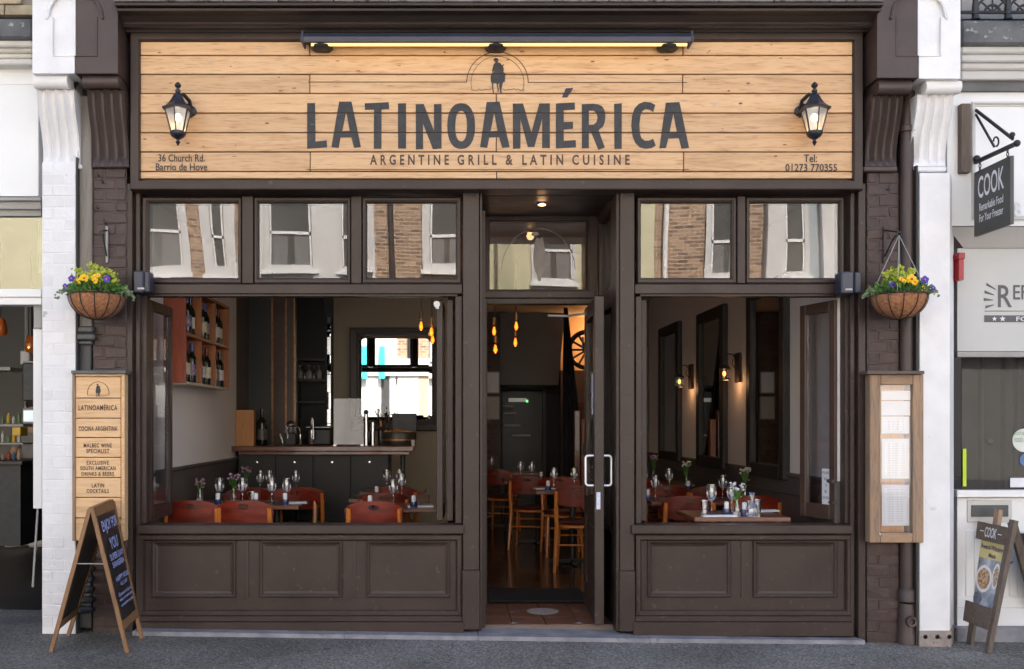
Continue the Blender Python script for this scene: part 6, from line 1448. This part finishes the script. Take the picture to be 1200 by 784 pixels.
struct(MB().box(3.0, 8, 1.6, 1.7, -.05, 3.01), 'neighbour_inner_wall', M('dim_inner_wall', (.06, .055, .05), (.045, .04, .038), 2, .5))
rpart('inner_post', LGREY, (1178, 1187, 419, 574, .5, .56, .004), (1150, 1153, 419, 574, .5, .54))
rpart('inner_post', GREYP, (1193, 1196, 419, 574, .24, .28))
MB().box(3.2, 8, .6, .66, .7, .78).box(3.2, 3.9, .5, .6, .7, 1.0, .01).build('dim_counter', GREYP, rn_)
MB().ball(at(1159, 517, .5), .03, 8, 6).build('round_knob', CHROME, rn_, smooth=True)
rpart('yellow_strip', M('fluorescent_strip', (.55, .75, .02), None, 5, .5), (1128.5, 1132.5, 526, 570, .15, .156))
cs = at(1200, 516, .155); st_ = MB().lathe([(0, -.002), (14 / 175, -.002), (14 / 175, 0)], cs, 28, axis='y').build('round_sticker', M('sticker_white_green', (.6, .64, .58), (.66, .66, .64), 12, .5), rn_)
m = MB(); DT_ = .151; ptext(m, 'SUSTAINABLE', 1189, 1212, 506, 510, DT_); ptext(m, 'FOOD AWARD', 1189, 1212, 513, 518, DT_); m.build('sticker_lettering', LEAF, rn_)
cs = at(1202, 539, .155); MB().lathe([(0, -.002), (7.5 / 175, -.002), (7.5 / 175, 0)], cs, 24, axis='y').build('round_sticker', M('sticker_blue', (.08, .16, .35), (.12, .2, .4), 12, .5), rn_)
rpart('square_sticker', PAPER, (1184, 1215, 560, 571, .151, .155))
# projecting bracket and COOK board
hs_ = thing('hanging_shop_sign', 'grey hanging sign reading COOK on a black iron bracket at top right', 'sign', (3.5, -.2, Z(278)))
MB().pbox(1126.5, 1138, 121, 202, -.05, -.0, .004).build('wall_plate', GREYWOOD, hs_)
xs = 3.49
def hp(y, q0):        # point in the sign's plane (x = xs) from depth and survey row
    return Vector((xs, y, Z(q0, y)))
MB().bar(hp(-.03, 129), hp(-.46, 163), .018, .012, (1, 0, 0)).bar(hp(-.03, 134), hp(-.25, 172), .012, .01, (1, 0, 0)).tube([hp(-.03, 190), hp(-.5, 168)], .016, 8).ball(hp(-.5, 168), .022, 8, 6).ball(hp(-.45, 158), .018, 8, 6).ball(hp(-.04, 186), .024, 8, 6).build('iron_bracket', BLACK, hs_, smooth=True)
MB().tube([hp(-.27 + .03 * math.cos(a), 166 + 0) + Vector((0, 0, .03 * math.sin(a))) for a in [2 * PI * i / 12 * .8 for i in range(12)]], .006, 6).build('scroll', BLACK, hs_, smooth=True)
for y, q in ((-.08, 187), (-.40, 173)):
    for k in range(4): p = hp(y, q) - Vector((0, 0, .02 + .022 * k)); MB().tube([p + Vector((.007 * math.sin(a) * (k % 2), .007 * math.sin(a) * (1 - k % 2), .013 * math.cos(a))) for a in [2 * PI * i / 10 for i in range(10)]], .0032, 5, closed=True).build('chain_link', BLACK, hs_, smooth=True)
ya, yb2 = -.03, -.45; zt0, zb0 = Z(202.5, ya), Z(277.5, ya)
MB().box(xs - .012, xs + .012, yb2, ya, zb0, zt0, .002).build('sign_board', M('grey_sign_board', (.06, .06, .058), (.05, .05, .048), 2, .5), hs_)
m = MB()
for s, u0, u1, v0, v1 in (('COOK', .12, .84, .56, .90), ('Remarkable Food', .16, .82, .36, .48), ('For Your Freezer', .16, .82, .19, .31)):
    put_text(m, s, lambda u, v: (xs - .0135, ya + (yb2 - ya) * (u0 + (u1 - u0) * u), zb0 + (zt0 - zb0) * (v0 + (v1 - v0) * v)), .012)
m.build('sign_lettering', PAPER, hs_)
# balcony ironwork above
ib = thing('balcony_railing', 'black cast iron balcony railing of interlaced arches at the top right corner', 'railing', (X(1165, -.2), -.2, Z(23, -.2)))
db = -.16; m = MB()
fi = lambda px, q: at(px, q, db)
MB().tube([fi(1120, 14.5), fi(1320, 14.5)], .011, 6).build('lower_rail', BLACK, ib)
for i in range(5):
    cx = 1143 + 38 * i; lm = MB()
    for r in (9, 19): lm.tube([fi(cx + 20 - 0 + r * math.cos(a), 15 - r * 1.0 * math.sin(a)) for a in [PI * k / 12 for k in range(13)]], .009, 6)
    for a in (.25, .5, .75): lm.tube([fi(cx + 20, 14), fi(cx + 20 + 19 * math.cos(PI * a), 15 - 19 * math.sin(PI * a))], .006, 5)
    lm.build('arch_panel', BLACK, ib, smooth=True)
    MB().tube([fi(cx, 23), fi(cx, 17), fi(cx, 12), fi(cx, -12)], [.03, .018, .024, .01], 8).ball(fi(cx, 14.5), .026, 8, 6).build('baluster', BLACK, ib, smooth=True)
struct(MB().pbox(1127, 1320, -30, 22, .0, .05), 'balcony_back_wall', M('balcony_wall', (.3, .29, .28), (.24, .23, .22), 3, .7))

# ------------------------------------------------------------------ COOK A-board
cb = thing('poster_a_board', 'grey timber pavement board with a COOK header and food poster at the right', 'A-board', (X(1165, -.5), -.5, gz(3.4)))
# survey corners: left/right feet of the front leaf and its top
fL, fR = gd(1136, 754), gd(1160, 765)
dl, dr2 = fL.y, fR.y
TL, TR = at(1156, 606, dl + .12), at(1190, 613, dr2 + .10)
def q4(u, v, o=0.):
    p = lerp(lerp(fL, fR + Vector((.0, 0, 0)), u), lerp(TL, TR, u), v)
    nn = (lerp(fR, TR, .5) - lerp(fL, TL, .5)).cross(TL - fL).normalized()
    if nn.y > 0: nn = -nn
    return p + nn * o
def slab(u0, u1, v0, v1, o0, o1, nm, mt):
    m = MB(); P_ = [(u0, v0), (u1, v0), (u1, v1), (u0, v1)]
    m.add([q4(a, b, o1) for a, b in P_] + [q4(a, b, o0) for a, b in P_], [(0,1,2,3),(7,6,5,4),(0,4,5,1),(1,5,6,2),(2,6,7,3),(3,7,4,0)]); return m.build(nm, mt, cb)
slab(-.02, .22, -.0, .2, -.0, .02, 'leg', GREYWOOD); slab(.93, 1.09, -.0, 1.02, -.0, .03, 'leg', GREYWOOD); slab(.0, .14, .2, .90, -.01, .008, 'leg_upper', GREYWOOD)
slab(.18, .34, .86, 1.08, -.04, -.012, 'rear_upright', OLDWOOD)
slab(-.16, .98, .16, .32, .02, .042, 'bottom_board', GREYWOODH); slab(-.08, .96, .815, .955, .02, .042, 'header_board', GREYWOODH)
POST = M('poster_paper', (.50, .52, .58), (.10, .11, .15), 9, .5)
po = slab(.0, .88, .3, .83, .010, .014, 'poster', POST)
def pz(u, v): return (u * .88, .3 + .53 * v)
m = MB(); P_ = [pz(0, .72), pz(1, .72), pz(1, 1), pz(0, 1)]; m.add([q4(a, b, .0155) for a, b in P_], [(0, 1, 2, 3)]); m.build('poster_header', M('poster_yellow', (.62, .52, .22), (.55, .46, .2), 9, .5), po)
m = MB()
def ptx(m, s, u0, u1, v0, v1, o):
    put_text(m, s, lambda u, v: tuple(q4(*pz(u0 + (u1 - u0) * u, v0 + (v1 - v0) * v), o)), .02)
ptx(m, 'Award-Winning', .04, .97, .83, .93, .0172); ptx(m, 'Meals', .42, .72, .745, .81, .0172); m.build('poster_lettering', M('poster_navy', (.05, .05, .14), None, 20, .5), po)
m = MB(); put_text(m, 'COOK', lambda u, v: tuple(q4(.24 + .42 * u, .845 + .08 * v, .0435)), .01)
for a, b in ((.06, .20), (.70, .84)): m.add([q4(a, .883, .0435), q4(b, .883, .0435), q4(b, .89, .0435), q4(a, .89, .0435)], [(0, 1, 2, 3)])
m.build('header_lettering', PAPER, cb)
def disc(u, v, ru, rv, o, nm, mt, n=28, ph=0, jag=0):
    m = MB(); pts = [q4(*pz(u + ru * (1 + jag * math.sin(5 * a + ph)) * math.cos(a), v + rv * (1 + jag * math.cos(7 * a)) * math.sin(a)), o) for a in [2 * PI * i / n for i in range(n)]]
    m.add(pts, [tuple(range(n))]); return m.build(nm, mt, po)
disc(.36, .42, .36, .20, .0165, 'printed_plate', WHITES); disc(.36, .42, .28, .155, .0175, 'printed_food', M('food_print', (.30, .12, .05), (.55, .42, .25), 60, .5, ramp=(.45, .55)), jag=.04)
disc(.86, .50, .15, .19, .0165, 'printed_plate', WHITES); disc(.87, .50, .11, .15, .0175, 'printed_food', M('food_print_pale', (.55, .45, .32), (.35, .2, .1), 70, .5, ramp=(.45, .55)))
disc(.2, .12, .2, .09, .0165, 'printed_bowl', M('dark_print', (.08, .09, .13), (.2, .2, .25), 30, .5)); disc(.78, .17, .16, .08, .0165, 'printed_cloth', M('blue_grey_print', (.2, .23, .3), (.35, .38, .42), 20, .5), jag=.1)
disc(.08, .42, .05, .12, .0162, 'printed_shadow', M('dark_print2', (.07, .08, .12), (.15, .16, .2), 30, .5), jag=.1)
# rear leaf seen at the right edge
RT, RB = at(1178, 606, dr2 + .1), at(1215, 735, dr2 + .55)
MB().bar(at(1186, 612, dr2 + .15), at(1222, 742, dr2 + .45), .05, .03, (0, 1, 0)).build('rear_leg', GREYWOOD, cb)
MB().tube([q4(1.0, .66, .01), q4(1.0, .66, .01) + Vector((.16, .2, 0))], .006, 6).build('stay', BLACK, cb)
m = MB(); P_ = [at(1190, 625, dr2 + .2), at(1240, 625, dr2 + .3), at(1250, 730, dr2 + .45), at(1215, 730, dr2 + .4)]; m.add(P_ + [p + Vector((0, .01, 0)) for p in P_], [(0,1,2,3),(7,6,5,4),(0,4,5,1),(1,5,6,2),(2,6,7,3),(3,7,4,0)]); m.build('rear_board', SLATEB, cb)

# ------------------------------------------------------------------ OPPOSITE SIDE OF THE STREET (seen in the window reflections)
YO = -17.0
def OX(px): return X(px, 17)
def OZ(q): return Z(q, 17)
OBR = M('opposite_brick', (.34, .20, .13), (.42, .27, .18), 5, .85)
_m, N_, L_, P_ = OBR, OBR.node_tree.nodes, OBR.node_tree.links, OBR.node_tree.nodes['Principled BSDF']
bt_ = N_.new('ShaderNodeTexBrick'); gg = N_.new('ShaderNodeNewGeometry'); mpp = N_.new('ShaderNodeMapping'); mpp.inputs['Rotation'].default_value = (R(-90), 0, 0)
L_.new(gg.outputs['Position'], mpp.inputs[0]); L_.new(mpp.outputs[0], bt_.inputs[0])
bt_.inputs['Scale'].default_value = 1; bt_.inputs['Brick Width'].default_value = .25; bt_.inputs['Row Height'].default_value = .09; bt_.inputs['Mortar Size'].default_value = .012
bt_.inputs['Color1'].default_value = (.42, .27, .17, 1); bt_.inputs['Color2'].default_value = (.15, .085, .055, 1); bt_.inputs['Mortar'].default_value = (.42, .36, .29, 1)
L_.new(bt_.outputs[0], P_.inputs['Base Color'])
OWH = M('opposite_white_stucco', (.60, .60, .60), (.55, .55, .55), 1.2, .8); OGR = M('opposite_grey_stucco', (.36, .41, .44), (.32, .37, .40), 1.2, .8)
OGL = M('opposite_window_glass', (.05, .055, .055), (.09, .095, .09), .8, .25); CURT = M('net_curtain', (.22, .22, .22), (.12, .12, .125), 9, .9, stretch=(9, 1, .2))
TURQ = M('turquoise_paint', (.04, .5, .55), (.05, .45, .5), 2, .5)
def obuild(lab, a, b, mat, wins, extra=None, shop=LGREY):
    xa, xb = OX(a), OX(b)
    t = thing('townhouse', lab, 'building', ((xa + xb) / 2, YO, 0), 'houses on the far side of the street')
    MB().box(xa, xb, YO - 6, YO, 3.6, 9.5).build('wall', mat, t)
    MB().box(xa, xb, YO - 6, YO - .15, -.1, 3.6).build('shop_wall', shop, t)
    MB().box(xa, xb, YO - .05, YO + .12, 3.0, 3.6, .01).build('shop_fascia', OWH, t)
    MB().box(xa, xb, YO - .1, YO + .25, 9.5, 9.75, .02).build('parapet', OWH, t)
    for (wa, wb, wm, qt, qr, qb) in wins:
        x0, x1 = OX(wa), OX(wb); z0, z1, zr = OZ(qb), OZ(qt), OZ(qr)
        f = MB().ring((x0 - wm, x1 + wm, z0 - .06, z1 + wm), [(0, YO + .06), (wm * .9, YO + .06), (wm * .95, YO - .02)], cap=False).build('window', OWH, t)
        for v in range(len(f.data.vertices)): pass
        MB().box(x0, x1, YO - .03, YO + .012, z0, z1).build('pane', OGL, f)
        MB().box(x0, x1, YO + .013, YO + .05, zr - .035, zr + .035).box(x0, x0 + .04, YO + .013, YO + .05, z0, z1).box(x1 - .04, x1, YO + .013, YO + .05, z0, z1).box(x0 - wm - .05, x1 + wm + .05, YO + .02, YO + .16, z0 - .16, z0 - .061).box(x0, x1, YO + .013, YO + .05, z0, z0 + .06).build('sash_bars', WHITES, f)
        if (wb - wa) > 30: MB().box(x0 + .06, x0 + (x1 - x0) * .42, YO + .013, YO + .016, z0 + .06, zr - .04).box(x0 + (x1 - x0) * .58, x1 - .06, YO + .013, YO + .016, z0 + .06, zr - .04).build('curtain', CURT, f)
    if extra: extra(t)
    return t
obuild('cream terraced house across the street, reflected in the cafe window', -330, 118, CREAM, [(-60, -20, .12, 232, 276, 322)])
obuild('brick terraced house across the street with a white bay at its edge', 118, 300, OBR, [(150, 209, .22, 225, 274, 322), (252, 267, .3, 225, 275, 322)], lambda t: MB().box(OX(238), OX(300), YO, YO + .3, 3.6, 9.4).build('white_bay', OWH, t) if 0 else None)
def exB(t):
    MB().box(OX(365), OX(400), YO, YO + .1, 3.6, 9.4, .02).build('pilaster', OWH, t)
    MB().box(-3.25, -2.9, YO + .2, YO + .3, 2.9, 4.0).build('turquoise_shop_panel', TURQ, t)
    MB().box(-2.5, -2.3, YO + .2, YO + .3, 2.9, 4.0).build('turquoise_shop_panel', TURQ, t)
    MB().box(-3.3, -2.45, YO - .1, YO + .02, .1, 3.0).box(-2.15, -1.95, YO - .1, YO + .02, .1, 3.0).build('pale_shop_panel', LGREY, t); MB().box(-2.44, -2.16, YO - .1, YO + .0, .1, 3.0).build('dark_shop_door', DKWALL, t)
obuild('white stuccoed house across the street with a tall curtained sash window', 300, 438, OWH, [(314, 364, .13, 200, 272, 313), (402, 428, .1, 200, 275, 313)], exB, OWH)
def exC(t):
    MB().tube([(OX(459), YO + .08, 3.6), (OX(459), YO + .08, 9.4)], .07, 10).build('black_downpipe', BLACK, t)
    MB().box(OX(439), -1.15, YO - .1, YO + .02, .1, 3.0).build('pale_shop_panel', LGREY, t); MB().box(-1.14, OX(505), YO - .1, YO + .02, .1, 3.0).build('tan_shop_panel', M('tan_panel', (.42, .33, .22), None, 3, .7), t)
obuild('brown brick house across the street with a black downpipe', 438, 568, OBR, [(506, 545, .2, 226, 275, 313)], exC, OWH)
def exD(t): MB().box(OX(585), OX(604), YO, YO + .35, 3.6, 9.4).build('grey_green_pilaster', M('olive_stucco', (.45, .44, .30), None, 2, .8), t); MB().box(OX(632), OX(686), YO, YO + .05, 3.6, OZ(326)).build('grey_panel', OGR, t)
obuild('cream stuccoed house across the street', 568, 769, CREAM, [(634, 682, .1, 230, 278, 317), (712, 742, .1, 230, 278, 317)], exD)
def exE(t): MB().tube([(OX(781), YO + .08, 3.6), (OX(781), YO + .08, 9.4)], .06, 10).build('white_downpipe', WHITES, t)
obuild('red brown brick house across the street with a white downpipe', 769, 896, OBR, [(833, 868, .14, 226, 283, 322)], exE)
def exF(t):
    MB().box(OX(897), OX(914), YO, YO + .2, 3.6, 9.4).build('white_pilaster', OWH, t); MB().box(OX(962), OX(980), YO, YO + .2, 3.6, 9.4).build('white_pilaster', OWH, t)
obuild('pale grey stuccoed house across the street', 896, 1140, OGR, [(920, 942, .12, 210, 283, 322), (1000, 1030, .12, 210, 283, 322)], exF)
obuild('white end house across the street', 1140, 1500, OWH, [(1180, 1220, .12, 226, 280, 322)])
# place the first copies whose labels were never given (none left unplaced)
for o in bpy.data.objects:
    if o.get('label') == 'x': o['label'] = 'spare'
for o in bpy.data.objects:
    if o.get('kind') == 'helper': del o['kind']
